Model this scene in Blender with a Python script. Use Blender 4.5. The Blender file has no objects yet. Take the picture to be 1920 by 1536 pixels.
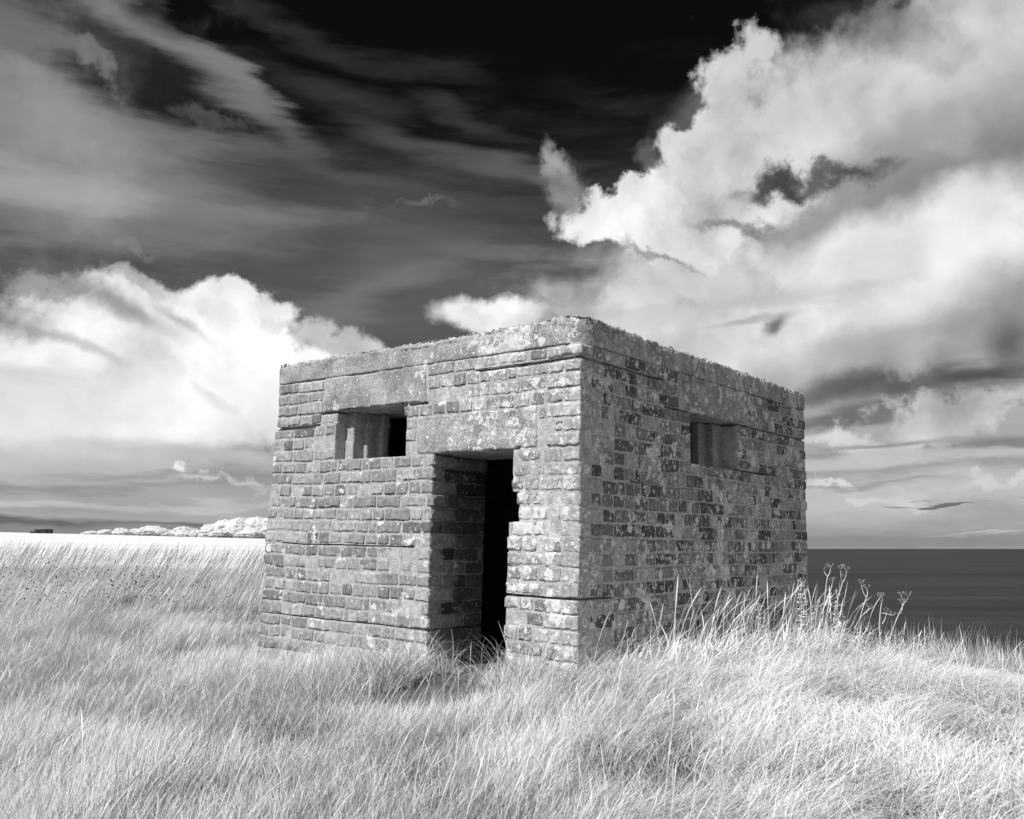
import bpy, math, random
import numpy as np
R = math.radians
random.seed(7)
rng = np.random.default_rng(7)
scene = bpy.context.scene
COL = scene.collection

# ------------------------------------------------------------------ camera
CAMZ = 2.0                       # height of the lens above world zero
FPX = 1692.7                     # focal length in pixels of a 1920 px wide frame
PITCH = math.atan(260.5 / FPX)
cam = bpy.data.cameras.new('camera'); camo = bpy.data.objects.new('camera', cam); COL.objects.link(camo)
cam.sensor_width = 36.0; cam.lens = FPX / 1920 * 36
cam.clip_start = 0.05; cam.clip_end = 60000
camo.location = (0, 0, CAMZ); camo.rotation_euler = (math.pi / 2 + PITCH, 0, 0)
scene.camera = camo
cam.dof.use_dof = True; cam.dof.focus_distance = 5.4; cam.dof.aperture_fstop = 13

# ------------------------------------------------------------------ light
SUN_EL = 52.0
SUN_DIR = np.array([-0.69, -0.725]); SUN_DIR /= np.linalg.norm(SUN_DIR)     # horizontal direction towards the sun
SUN_AZ = math.atan2(SUN_DIR[0], SUN_DIR[1])
sun = bpy.data.lights.new('sun', 'SUN'); suno = bpy.data.objects.new('sun', sun); COL.objects.link(suno)
sun.energy = 5.0; sun.angle = R(0.6); sun.color = (1.0, 1.0, 1.0)
suno.rotation_euler = (R(90 - SUN_EL), 0, -SUN_AZ + math.pi)
scene.view_settings.view_transform = 'Standard'; scene.view_settings.look = 'None'
scene.view_settings.exposure = 0.30; scene.view_settings.gamma = 1.0
scene.cycles.max_bounces = 6; scene.cycles.diffuse_bounces = 4
scene.cycles.transmission_bounces = 4; scene.cycles.transparent_max_bounces = 8

# ------------------------------------------------------------------ node helper
class NT:
    def __init__(s, nt): s.nt = nt; s.L = nt.links
    def n(s, typ, **kw):
        nd = s.nt.nodes.new(typ)
        for k, v in kw.items():
            if k.startswith('_'): setattr(nd, k[1:], v)
            else:
                key = int(k[1:]) if k[0] == 'i' and k[1:].isdigit() else k.replace('__', ' ')
                if hasattr(v, 'is_output') or isinstance(v, bpy.types.NodeSocket): s.L.new(v, nd.inputs[key])
                else: nd.inputs[key].default_value = v
        return nd
    def m(s, op, a, b=None, c=None, clamp=False):
        nd = s.nt.nodes.new('ShaderNodeMath'); nd.operation = op; nd.use_clamp = clamp
        for i, v in enumerate((a, b, c)):
            if v is None: continue
            if isinstance(v, (int, float)): nd.inputs[i].default_value = v
            else: s.L.new(v, nd.inputs[i])
        return nd.outputs[0]
    def vm(s, op, a, b=None, sc=None):
        nd = s.nt.nodes.new('ShaderNodeVectorMath'); nd.operation = op
        for i, v in enumerate((a, b)):
            if v is None: continue
            if isinstance(v, (tuple, list)): nd.inputs[i].default_value = v
            else: s.L.new(v, nd.inputs[i])
        if sc is not None: nd.inputs['Scale'].default_value = sc
        return nd.outputs['Value'] if op in ('LENGTH', 'DISTANCE', 'DOT_PRODUCT') else nd.outputs[0]
    def mr(s, v, a, b, c=0., d=1., smooth=True):
        nd = s.nt.nodes.new('ShaderNodeMapRange'); nd.interpolation_type = 'SMOOTHSTEP' if smooth else 'LINEAR'
        for i, q in enumerate((v, a, b, c, d)):
            if isinstance(q, (int, float)): nd.inputs[i].default_value = q
            else: s.L.new(q, nd.inputs[i])
        return nd.outputs[0]
    def mix(s, f, a, b):
        nd = s.nt.nodes.new('ShaderNodeMix'); nd.data_type = 'FLOAT'
        for i, q in ((0, f), (2, a), (3, b)):
            if isinstance(q, (int, float)): nd.inputs[i].default_value = q
            else: s.L.new(q, nd.inputs[i])
        return nd.outputs[0]
    def noise(s, vec, scale, detail=4., rough=.55, dist=0., color=False, lac=2.):
        nd = s.n('ShaderNodeTexNoise', Vector=vec, Scale=scale, Detail=detail, Roughness=rough, Distortion=dist, Lacunarity=lac)
        return nd.outputs['Color'] if color else nd.outputs['Fac']

# ------------------------------------------------------------------ sky
def azel(px, py):
    """direction of a point of the sky, in degrees of azimuth and elevation"""
    a = (px - 960) / FPX; b = (768 - py) / FPX
    x = a; y = math.cos(PITCH) - b * math.sin(PITCH); z = math.sin(PITCH) + b * math.cos(PITCH)
    return math.degrees(math.atan2(x, y)), math.degrees(math.atan2(z, math.hypot(x, y)))
world = bpy.data.worlds.new('World'); scene.world = world; world.use_nodes = True
world.node_tree.nodes.clear()
w = NT(world.node_tree)
sky = w.n('ShaderNodeTexSky', _sky_type='NISHITA', _sun_disc=False, _sun_elevation=R(SUN_EL), _sun_rotation=SUN_AZ)
tc = w.n('ShaderNodeTexCoord').outputs['Generated']
sep = w.n('ShaderNodeSeparateXYZ', i0=tc)
X, Y, Z = sep.outputs
az = w.m('MULTIPLY', w.m('ARCTAN2', X, Y), 57.29578)
el = w.m('MULTIPLY', w.m('ARCSINE', w.m('MINIMUM', w.m('MAXIMUM', Z, -1.), 1.)), 57.29578)
P = w.n('ShaderNodeCombineXYZ', X=az, Y=el).outputs[0]
# the blue sky seen in the near infrared: only the red end of the Nishita sky
redc = w.n('ShaderNodeSeparateColor', Color=sky.outputs[0]).outputs[0]
def centred(v, k):                        # noise colour -> vector in +-k
    return w.vm('SCALE', w.vm('SUBTRACT', v, (.5, .5, .5)), sc=k)
warpA = centred(w.noise(P, .11, 6, .62, color=True), 9.)
warpB = centred(w.noise(P, .42, 6, .62, color=True), 2.6)
PW = w.vm('ADD', w.vm('ADD', P, warpA), warpB)
Pst = w.n('ShaderNodeMapping', Vector=P, Scale=(.05, .26, 1), Rotation=(0, 0, R(4))).outputs[0]
warpS = centred(w.noise(Pst, 1.0, 5, .6, color=True), 10.)
PS = w.vm('ADD', P, w.vm('MULTIPLY', warpS, (1.4, .45, 0)))
fine = w.m('SUBTRACT', w.noise(P, .55, 9, .62, .3), .5)          # ragged cumulus edge
# billows lit from the upper left: difference of two shifted copies of the same noise
PB = w.vm('ADD', P, w.vm('SCALE', warpA, sc=.45))
bl_a = w.noise(PB, .17, 5, .52); bl_b = w.noise(w.vm('ADD', PB, (-1.5, 1.6, 0)), .17, 5, .52)
low = w.m('SUBTRACT', w.noise(PB, .075, 3, .5), .5)
bill = w.m('ADD', w.m('MULTIPLY', w.m('SUBTRACT', bl_a, bl_b), 1.5), w.m('MULTIPLY', low, .9))
strk = w.m('SUBTRACT', w.noise(Pst, 2.2, 8, .62, .4), .5)
# each lobe: px, py, rx, ry, rot(deg), value, opacity, softness, kind
WSTR = 0.1; SKYK = 0.030
LOBES = [
 # thin high haze that thickens downwards
 (960, 960, 1900, 560, 0, .075, .9, .55, 's'), (960, 1030, 2000, 350, 0, .16, .85, .6, 's'), (850, 560, 760, 110, 2, .12, .7, .8, 's'),
 (450, 400, 560, 100, 3, .085, .7, .8, 's'), (330, 385, 300, 20, 2, .20, .7, .8, 's'), (700, 450, 260, 30, 4, .10, .6, .9, 's'),
 # veil on the left and the long wisp above it
 (20, 230, 250, 150, -22, .27, .9, .8, 's'), (190, 300, 240, 75, -8, .23, .8, .9, 's'), (150, 400, 330, 45, 3, .18, .7, .8, 's'),
 (60, 345, 160, 26, 3, .38, .8, .8, 's'), (20, 40, 70, 50, 0, .14, .7, .9, 's'), (120, 215, 80, 50, -20, .30, .6, .8, 'h'),
 (280, 75, 250, 30, -27, .20, .9, .9, 's'), (430, 165, 120, 22, -38, .19, .8, .9, 's'), (360, 110, 60, 22, -25, .26, .5, .9, 's'),
 (270, 165, 200, 30, -22, .012, .85, .7, 's'), (330, 200, 160, 22, -10, .014, .7, .8, 's'),
 (600, 170, 150, 24, -10, .045, .7, .9, 's'), (850, 285, 180, 18, -8, .09, .8, .9, 's'), (960, 305, 70, 14, -10, .12, .6, .9, 's'),
 (185, 143, 50, 20, -8, .17, .95, .5, 'c'), (380, 190, 60, 14, -4, .09, .8, .7, 'c'), (480, 245, 70, 18, -10, .06, .7, .8, 'c'),
 (270, 460, 38, 15, -25, .25, .95, .5, 'c'), (790, 395, 50, 8, -15, .15, .8, .7, 'c'), (720, 500, 120, 30, 5, .15, .6, .8, 's'),
 (560, 60, 130, 14, -14, .030, .8, .9, 's'), (760, 130, 150, 16, -6, .030, .7, .9, 's'), (900, 220, 120, 12, -14, .045, .7, .9, 's'), (640, 330, 170, 14, -4, .09, .7, .9, 's'),
 (520, 300, 90, 10, 4, .10, .7, .9, 's'), (350, 262, 120, 14, -6, .17, .7, .9, 's'), (860, 460, 160, 16, -8, .12, .6, .9, 's'), (660, 560, 160, 30, 20, .20, .6, .9, 's'), (960, 480, 120, 14, -4, .17, .6, .9, 's'),
 # left cumulus bank
 (60, 600, 210, 40, -14, .34, .85, .7, 'c'), (110, 710, 340, 90, -8, .70, 1, .4, 'c'), (330, 650, 250, 74, -14, .76, 1, .35, 'c'), (475, 592, 80, 46, -10, .84, 1, .25, 'c'),
 (290, 725, 400, 90, -4, .86, 1, .4, 'c'), (420, 660, 200, 60, -20, .90, 1, .35, 'c'), (620, 668, 110, 28, -18, .55, 1, .5, 'c'), (310, 560, 60, 24, -20, .55, .9, .5, 'c'),
 (120, 540, 80, 14, -15, .34, .8, .7, 'c'), (230, 585, 90, 16, -22, .15, .75, .95, 'h'), (120, 630, 90, 9, -25, .30, .6, .95, 'h'), (340, 612, 50, 10, -30, .25, .6, .9, 'h'),
 (120, 790, 460, 66, 0, .78, .95, .4, 'h'), (430, 760, 260, 70, 0, .84, .9, .5, 'h'), (400, 748, 34, 7, -30, .55, .5, .95, 'h'), (60, 700, 120, 12, 0, .62, .6, .9, 'd'),
 (60, 850, 340, 30, 0, .52, .9, .9, 'h'), (60, 882, 330, 32, 0, .46, .9, .9, 'h'), (380, 868, 230, 18, -2, .50, .9, .8, 'd'), (250, 945, 640, 46, 0, .42, .95, .8, 'd'),
 (440, 907, 80, 9, -8, .72, .9, .5, 'c'), (372, 884, 18, 8, -50, .8, .9, .5, 'c'), (120, 912, 260, 7, 0, .27, .8, .9, 'd'), (300, 898, 160, 5, 0, .30, .7, .9, 'd'), (100, 938, 220, 5, 0, .55, .7, .9, 'd'), (420, 948, 150, 5, 0, .54, .7, .9, 'd'), (420, 930, 140, 6, 0, .38, .8, .7, 'd'), (200, 926, 200, 5, 0, .36, .7, .8, 'd'),
 (130, 992, 640, 14, 0, .25, .9, .8, 'd'), (330, 958, 240, 6, 0, .38, .8, .8, 'd'), (80, 952, 160, 5, 0, .34, .7, .8, 'd'), (20, 975, 180, 8, 0, .10, .8, .8, 'd'), (420, 978, 140, 5, 0, .13, .8, .8, 'd'), (200, 972, 90, 3, 0, .30, .6, .8, 'd'),
 # small bright cloud behind the roof
 (925, 592, 112, 40, -3, .9, 1, .25, 'h'), (915, 590, 92, 34, -3, .96, 1, .2, 'c'),
 # right cumulus mass
 (1700, 640, 620, 300, 0, .40, 1, .4, 'd'), (1280, 640, 330, 100, 0, .58, 1, .4, 'h'), (1480, 520, 400, 80, 4, .66, 1, .4, 'h'),
 (1660, 200, 300, 150, 12, .52, 1, .35, 'c'), (1860, 80, 190, 170, 20, .58, 1, .4, 'c'), (1395, 130, 62, 56, 0, .60, 1, .25, 'c'), (1330, 235, 96, 60, 20, .68, 1, .2, 'c'),
 (1400, 300, 190, 105, 10, .76, 1, .2, 'c'), (1170, 385, 150, 56, 10, .84, 1, .16, 'c'), (1250, 425, 190, 50, -12, .80, 1, .3, 'c'), (1052, 345, 30, 40, -20, .30, .8, .8, 'c'), (1042, 300, 24, 44, 8, .36, .9, .7, 'c'), (1020, 330, 40, 20, 0, .12, .6, .9, 's'),
 (1215, 280, 30, 26, 0, .14, .7, .8, 'c'), (1640, 50, 130, 40, -20, .07, .75, .8, 'c'), (1600, 80, 60, 12, 20, .2, .6, .8, 'c'),
 (1480, 180, 160, 60, 10, .46, .6, .95, 'h'), (1800, 300, 280, 80, 20, .22, .9, .95, 'h'), (1850, 210, 200, 70, 15, .36, .75, .95, 'h'), (1700, 120, 140, 60, 20, .72, .5, .95, 'h'),
 (1530, 335, 120, 20, -8, .075, .9, .7, 'c'), (1450, 322, 36, 22, -20, .05, .9, .6, 'c'), (1740, 395, 240, 55, 18, .22, .95, .95, 'h'), (1390, 412, 66, 12, -10, .17, .7, .8, 'c'), (1230, 465, 60, 8, -20, .2, .7, .8, 'c'),
 (1600, 490, 300, 56, 14, .84, .9, .6, 'h'), (1840, 425, 150, 60, 25, .76, .9, .7, 'h'), (1760, 545, 260, 56, 15, .90, .9, .8, 'h'), (1440, 510, 50, 30, -20, .48, .7, .6, 'c'), (1420, 545, 110, 24, 0, .5, .6, .9, 'h'),
 (1258, 580, 34, 12, 0, .5, .7, .6, 'c'), (1145, 578, 20, 14, 0, .5, .6, .7, 'h'), (1462, 600, 26, 11, 30, .10, .85, .8, 'h'), (1390, 615, 60, 7, 10, .3, .6, .9, 's'), (1400, 580, 240, 14, 6, .5, .6, .9, 's'),
 (1870, 590, 200, 60, 14, .30, .9, .9, 'h'), (1610, 715, 130, 24, 8, .13, .95, .7, 'h'), (1790, 700, 230, 26, 6, .10, .95, .7, 'd'), (1590, 785, 110, 13, 4, .14, .9, .7, 'd'), (1720, 750, 160, 10, 6, .12, .8, .8, 'd'),
 (1640, 660, 110, 32, 0, .42, .8, .7, 'h'), (1700, 690, 36, 26, 0, .42, .8, .6, 'c'), (1900, 650, 40, 40, 30, .07, .8, .95, 'h'), (1905, 735, 90, 8, 0, .05, .8, .8, 'd'), (1860, 690, 60, 10, 0, .08, .7, .8, 'd'),
 (1800, 775, 150, 22, 4, .6, 1, .5, 'c'), (1640, 812, 150, 18, 2, .60, .9, .5, 'c'), (1850, 836, 120, 16, 2, .22, .9, .7, 'd'), (1600, 840, 120, 7, 2, .28, .8, .8, 'd'), (1700, 862, 380, 12, 0, .55, .8, .6, 'd'), (1650, 882, 200, 5, 0, .34, .8, .8, 'd'),
 (1700, 985, 520, 70, 0, .37, .95, .5, 'd'), (1700, 930, 480, 34, 0, .52, .9, .7, 'd'), (1620, 906, 120, 8, 0, .60, .9, .5, 'c'), (1590, 930, 170, 7, 0, .50, .8, .6, 'd'), (1860, 878, 130, 9, 4, .58, .8, .5, 'c'), (1600, 920, 120, 4, 0, .3, .7, .8, 'd'),
 (1800, 955, 18, 3, 0, .15, .95, .4, 's'), (1745, 951, 30, 2, 0, .22, .8, .5, 's'), (1905, 944, 30, 3, 0, .2, .8, .5, 's'),
 (1720, 1014, 560, 18, 0, .26, .9, .7, 's'), (1880, 992, 90, 2, 2, .5, .8, .6, 's'), (1780, 999, 60, 2, 0, .4, .6, .6, 's'),
 # bright cloud added beside and behind the camera, unseen, to brighten the seaward wall (azimuth and elevation in degrees)
 (115, 25, 62, 40, 0, .55, .95, .5, 'far'), (-115, 22, 60, 26, 0, .45, .9, .6, 'far'), (172, 30, 30, 30, 0, .45, .9, .6, 'far'), (-172, 30, 30, 30, 0, .45, .9, .6, 'far'),
]
LOBES = [l[:5] + (l[5] / WSTR * .83,) + l[6:] for l in LOBES]
SRC = {'c': PW, 's': PS, 'd': PS, 'h': PB}
EDGE = {'c': w.m('MULTIPLY', fine, .9), 'h': w.m('MULTIPLY', w.m('SUBTRACT', bl_a, .5), 1.6), 's': w.m('MULTIPLY', strk, .9), 'd': w.m('ADD', w.m('MULTIPLY', strk, .7), w.m('MULTIPLY', fine, .5))}
SHADE = {'c': w.m('MULTIPLY_ADD', bill, .95, 1.), 'h': w.m('MULTIPLY_ADD', bill, .5, 1.), 's': w.m('MULTIPLY_ADD', strk, .3, 1.), 'd': w.m('MULTIPLY_ADD', strk, .5, 1.)}
def lobe(cur, px, py, rx, ry, rot, val, op, soft, kind):
    a, e = azel(px, py) if kind != 'far' else (px, py)
    k = 1 / 29.5 * .95 if kind != 'far' else 1.     # pixels to degrees
    kind = kind if kind != 'far' else 'h'
    # the running value rides along in z (dropped again below) so that the lobes are evaluated one after another
    src = w.vm('ADD', SRC[kind], w.n('ShaderNodeCombineXYZ', X=0., Y=0., Z=cur).outputs[0])
    mp = w.n('ShaderNodeMapping', _vector_type='TEXTURE', Vector=src, Location=(a, e, 0), Rotation=(0, 0, R(rot)), Scale=(rx * k, ry * k, 1)).outputs[0]
    d = w.m('SUBTRACT', w.vm('LENGTH', w.vm('MULTIPLY', mp, (1, 1, 0))), EDGE[kind])
    mk = w.m('MULTIPLY', w.mr(d, 1 + soft, 1 - soft), op)
    return w.mix(mk, cur, w.m('MULTIPLY', SHADE[kind], val))
cur = w.m('MULTIPLY', redc, SKYK)
for L in LOBES: cur = lobe(cur, *L)
cur = w.m('MAXIMUM', cur, 0.002)
grey = w.n('ShaderNodeCombineColor', Red=cur, Green=cur, Blue=cur).outputs[0]
bg = w.n('ShaderNodeBackground', Color=grey, Strength=WSTR)
w.L.new(bg.outputs[0], w.n('ShaderNodeOutputWorld').inputs[0])
world.cycles.sampling_method = 'MANUAL'; world.cycles.sample_map_resolution = 512

# ------------------------------------------------------------------ numpy noise
def _hash(ix, iy, iz, seed):
    h = (ix.astype(np.int64) * 374761393 + iy.astype(np.int64) * 668265263 + iz.astype(np.int64) * 2147483647 + seed * 1274126177) & 0xffffffff
    h = ((h ^ (h >> 13)) * 1274126177) & 0xffffffff
    h = ((h ^ (h >> 16)) * 2246822519) & 0xffffffff
    return ((h ^ (h >> 15)) & 0xffffff) / float(0xffffff)
def vnoise(P, seed=0):
    """smooth value noise in -1..1 at points P (N,3)"""
    I = np.floor(P).astype(np.int64); F = P - I; F = F * F * (3 - 2 * F); r = 0
    for dx in (0, 1):
        for dy in (0, 1):
            for dz in (0, 1):
                wgt = (F[:, 0] if dx else 1 - F[:, 0]) * (F[:, 1] if dy else 1 - F[:, 1]) * (F[:, 2] if dz else 1 - F[:, 2])
                r = r + wgt * _hash(I[:, 0] + dx, I[:, 1] + dy, I[:, 2] + dz, seed)
    return r * 2 - 1
def fbm(P, scale, octv=4, seed=0, gain=.5):
    s = 0; a = 1.; t = 0
    for o in range(octv):
        s = s + a * vnoise(P * scale + 17.3 * o, seed + o); t += a; a *= gain; scale *= 2.03
    return s / t
def fbm2(x, y, scale, octv=3, seed=0):
    return fbm(np.stack([x, y, np.zeros_like(x)], 1), scale, octv, seed)

# ------------------------------------------------------------------ object helpers
def mesh_obj(name, V, F, mats, parent=None, midx=None, smooth=True, attrs=None):
    """V (N,3); F (M,4) quads (or (M,3)); one mesh object"""
    me = bpy.data.meshes.new(name); V = np.asarray(V, np.float32); F = np.asarray(F, np.int32); k = F.shape[1]
    me.vertices.add(len(V)); me.vertices.foreach_set('co', V.ravel())
    me.loops.add(F.size); me.loops.foreach_set('vertex_index', F.ravel())
    me.polygons.add(len(F)); me.polygons.foreach_set('loop_start', np.arange(0, F.size, k, dtype=np.int32))
    for m_ in (mats if isinstance(mats, (list, tuple)) else [mats]): me.materials.append(m_)
    if midx is not None: me.polygons.foreach_set('material_index', np.asarray(midx, np.int32))
    me.polygons.foreach_set('use_smooth', np.full(len(F), smooth))
    for an, av in (attrs or {}).items():
        at = me.attributes.new(an, 'FLOAT', 'POINT'); at.data.foreach_set('value', np.asarray(av, np.float32))
    me.update(calc_edges=True)
    o = bpy.data.objects.new(name, me); COL.objects.link(o)
    if parent is not None: o.parent = parent
    return o
def tag(o, label=None, cat=None, group=None, kind=None):
    for k, v in (('label', label), ('category', cat), ('group', group), ('kind', kind)):
        if v: o[k] = v
    return o
def empty(name, loc=(0, 0, 0)):
    o = bpy.data.objects.new(name, None); COL.objects.link(o); o.location = loc; o.empty_display_size = .2; return o
def principled(name, rough=.9, spec=.2):
    m = bpy.data.materials.new(name); m.use_nodes = True; n = NT(m.node_tree)
    b = m.node_tree.nodes['Principled BSDF']; b.inputs['Roughness'].default_value = rough
    b.inputs['Specular IOR Level'].default_value = spec
    return m, n, b
def grey_to(n, v, sock):
    c = n.n('ShaderNodeCombineColor', Red=v, Green=v, Blue=v).outputs[0]; n.L.new(c, sock)

# ------------------------------------------------------------------ terrain (heights relative to the lens)
CP = np.array([   # x, y, soil height below the lens
 (0,-4,-1.15),(-5,-4,-1.15),(5,-4,-1.2),(0,0,-1.1),(-3,0,-1.08),(3,0,-1.1),(0,2.5,-1.0),(-2,2.6,-1.0),(2,2.6,-.98),(-4,3,-1.0),(4,3,-1.0),
 (0,3.3,-.93),(0,4.1,-.87),(-1.2,4,-.88),(1.2,4,-.84),(2.4,4.2,-.84),(-2.4,4.4,-.88),(-.45,5.15,-.78),(-.45,4.75,-.84),(-.5,4.4,-.88),(.3,4.7,-.72),(.7,4.9,-.69),(1.2,5.2,-.69),(1.6,5.6,-.71),(2.0,6.2,-.77),(2.6,6.9,-.81),(3.0,7.8,-.88),
 (2.6,5.2,-.79),(3.4,5.8,-.85),(4.6,5.6,-.97),(-.1,5.5,-.74),(-.9,5.6,-.78),(-1.4,6.1,-.84),(-2.0,6.7,-.88),(-2.6,6.0,-.88),(-3.5,5,-.92),(-5.5,5,-.9),
 (-3,8,-.78),(-4.2,8.5,-.72),(-6,8,-.7),(-4,11,-.58),(-6,11,-.52),(-8.5,11,-.48),(-4,14,-.56),(-7,14.5,-.50),(-10,15,-.46),(-13,16,-.46),(-5,18,-.6),(-9,19,-.55),(-14,20,-.5),(-20,14,-.5),(-12,6,-.8),
 (0,9,-.75),(0,12,-.8),(1.8,9.5,-.8),(3.3,8.9,-1.02),(4.2,8.8,-1.19),(5.0,8.8,-1.36),(6.2,8.9,-1.7),(6,7,-1.35),(8,6,-1.5),(3.8,7.2,-.95),(5,7.2,-1.18),
 (3.5,11,-1.5),(6,11,-2.0),(9,10,-2.6),(1.5,14,-1.6),(6,14,-4),(12,12,-5.5),(0,18,-1.4),(5,20,-8),(10,3,-1.7),(10,0,-1.7)], float)
def _rbf_fit(p, lam=.002):
    d = np.hypot(p[:, None, 0] - p[None, :, 0], p[:, None, 1] - p[None, :, 1])
    n = len(p); A = np.zeros((n + 3, n + 3)); A[:n, :n] = d + 0 * np.eye(n) - lam * n * np.eye(n) * 0
    A[:n, :n] -= lam * np.eye(n); A[:n, n] = 1; A[:n, n + 1:] = p[:, :2]; A[n:, :n] = A[:n, n:].T
    return np.linalg.solve(A, np.concatenate([p[:, 2], [0, 0, 0]]))
_W = _rbf_fit(CP)
def soil(x, y, rough=True):
    x = np.asarray(x, float); y = np.asarray(y, float); sh = x.shape; x = x.ravel(); y = y.ravel(); out = np.empty(len(x))
    for s in range(0, len(x), 60000):
        xs, ys = x[s:s + 60000], y[s:s + 60000]
        d = np.sqrt((xs[:, None] - CP[None, :, 0]) ** 2 + (ys[:, None] - CP[None, :, 1]) ** 2 + .02)
        out[s:s + 60000] = d @ _W[:-3] + _W[-3] + _W[-2] * xs + _W[-1] * ys
    if rough: out = out + .035 * fbm2(x, y, 1.1, 3, 5) + .012 * fbm2(x, y, 5, 2, 9)
    return out.reshape(sh)

def grid_faces(nx, ny):
    i = np.arange(nx - 1)[:, None] * ny + np.arange(ny - 1)[None, :]
    return np.stack([i, i + ny, i + ny + 1, i + 1], -1).reshape(-1, 4)
# near ground
def soil_material():
    m, n, b = principled('soil_and_thatch', .95, .1)
    p = n.n('ShaderNodeTexCoord').outputs['Object']
    a = n.noise(p, 6, 6, .6); f = n.noise(p, 90, 4, .7)
    v = n.m('MULTIPLY', n.mr(a, .35, .65, .05, .11), n.mr(f, .3, .7, .6, 1.3))
    grey_to(n, v, b.inputs['Base Color'])
    bp = n.n('ShaderNodeBump', Strength=.6, Distance=.01, Height=f); n.L.new(bp.outputs[0], b.inputs['Normal'])
    return m
M_SOIL = soil_material()
gx = np.concatenate([np.linspace(-26, -9, 60)[:-1], np.linspace(-9, 8, 300), np.linspace(8, 16, 30)[1:]])
gy = np.concatenate([np.linspace(-6, 1, 20)[:-1], np.linspace(1, 10, 240), np.linspace(10, 24, 90)[1:]])
GX, GY = np.meshgrid(gx, gy, indexing='ij')
GZ = soil(GX, GY)
GZ = np.where(GX > 7, GZ - (GX - 7) ** 2 * .06, GZ)
V = np.stack([GX, GY, GZ + CAMZ], -1).reshape(-1, 3)
tag(mesh_obj('ground', V, grid_faces(len(gx), len(gy)), M_SOIL), kind='structure')

# mown field rising beyond the tall grass, with the cliff edge on its seaward side
def field_z(x, y):
    t = np.clip((y - 22) / 130, 0, 1)
    z0 = -.62; z1 = .62 - .0245 * x
    z = z0 + (z1 - z0) * t ** 1.15
    z = z - np.clip((y - 175) / 400, 0, 5) * 5.0
    edge = 1.5 + .02 * y
    return np.where(x > edge, z - np.minimum(np.maximum(x - edge, 0) * .8, 22), z)
m, n, b = principled('mown_field', .95, .1)
p = n.n('ShaderNodeTexCoord').outputs['Object']
st = n.noise(n.n('ShaderNodeMapping', Vector=p, Scale=(.02, .35, 1), Rotation=(0, 0, .3)).outputs[0], 1, 5, .6)
grey_to(n, n.m('MULTIPLY', n.mr(st, .3, .7, .50, .64), n.mr(n.noise(p, 3, 4, .6), .3, .7, .94, 1.03)), b.inputs['Base Color'])
fx = np.concatenate([np.linspace(-900, -150, 40)[:-1], np.linspace(-150, 60, 160), ]); fy = 20 * (900 / 20) ** np.linspace(0, 1, 150)
FX, FY = np.meshgrid(fx, fy, indexing='ij')
FZ = field_z(FX, FY) + .05 * fbm2(FX.ravel(), FY.ravel(), .05, 3, 3).reshape(FX.shape)
tag(mesh_obj('field', np.stack([FX, FY, FZ + CAMZ], -1).reshape(-1, 3), grid_faces(len(fx), len(fy)), m), kind='structure')

# sea to the horizon
m, n, b = principled('sea_water', .5, .05)
p = n.n('ShaderNodeTexCoord').outputs['Object']
pr = n.n('ShaderNodeMapping', Vector=p, Scale=(.0012, .016, 1), Rotation=(0, 0, .02)).outputs[0]
band = n.m('ADD', n.m('MULTIPLY', n.noise(pr, 1, 5, .6), .5), n.m('ADD', n.m('MULTIPLY', n.noise(n.n('ShaderNodeMapping', Vector=p, Scale=(.0004, .0022, 1)).outputs[0], 1, 3, .6), .25), n.m('MULTIPLY', n.noise(n.n('ShaderNodeMapping', Vector=p, Scale=(.006, .06, 1)).outputs[0], 1, 4, .6), .25))); chop = n.noise(n.n('ShaderNodeMapping', Vector=p, Scale=(.12, .3, 1)).outputs[0], 1, 5, .65)
grey_to(n, n.m('MULTIPLY', n.mr(band, .40, .60, .003, .026), n.mr(chop, .3, .7, .7, 1.3)), b.inputs['Base Color'])
bp = n.n('ShaderNodeBump', Strength=.5, Distance=.6, Height=chop); n.L.new(bp.outputs[0], b.inputs['Normal'])
SEA = -22.0
sx = np.concatenate([-np.geomspace(40, 45000, 30)[::-1], np.geomspace(40, 45000, 30)]); sy = np.concatenate([np.linspace(-400, 30, 8)[:-1], np.geomspace(30, 45000, 60)])
SX, SY = np.meshgrid(sx, sy, indexing='ij')
tag(mesh_obj('sea', np.stack([SX, SY, np.full(SX.shape, SEA + CAMZ)], -1).reshape(-1, 3), grid_faces(len(sx), len(sy)), m), kind='structure')

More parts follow.
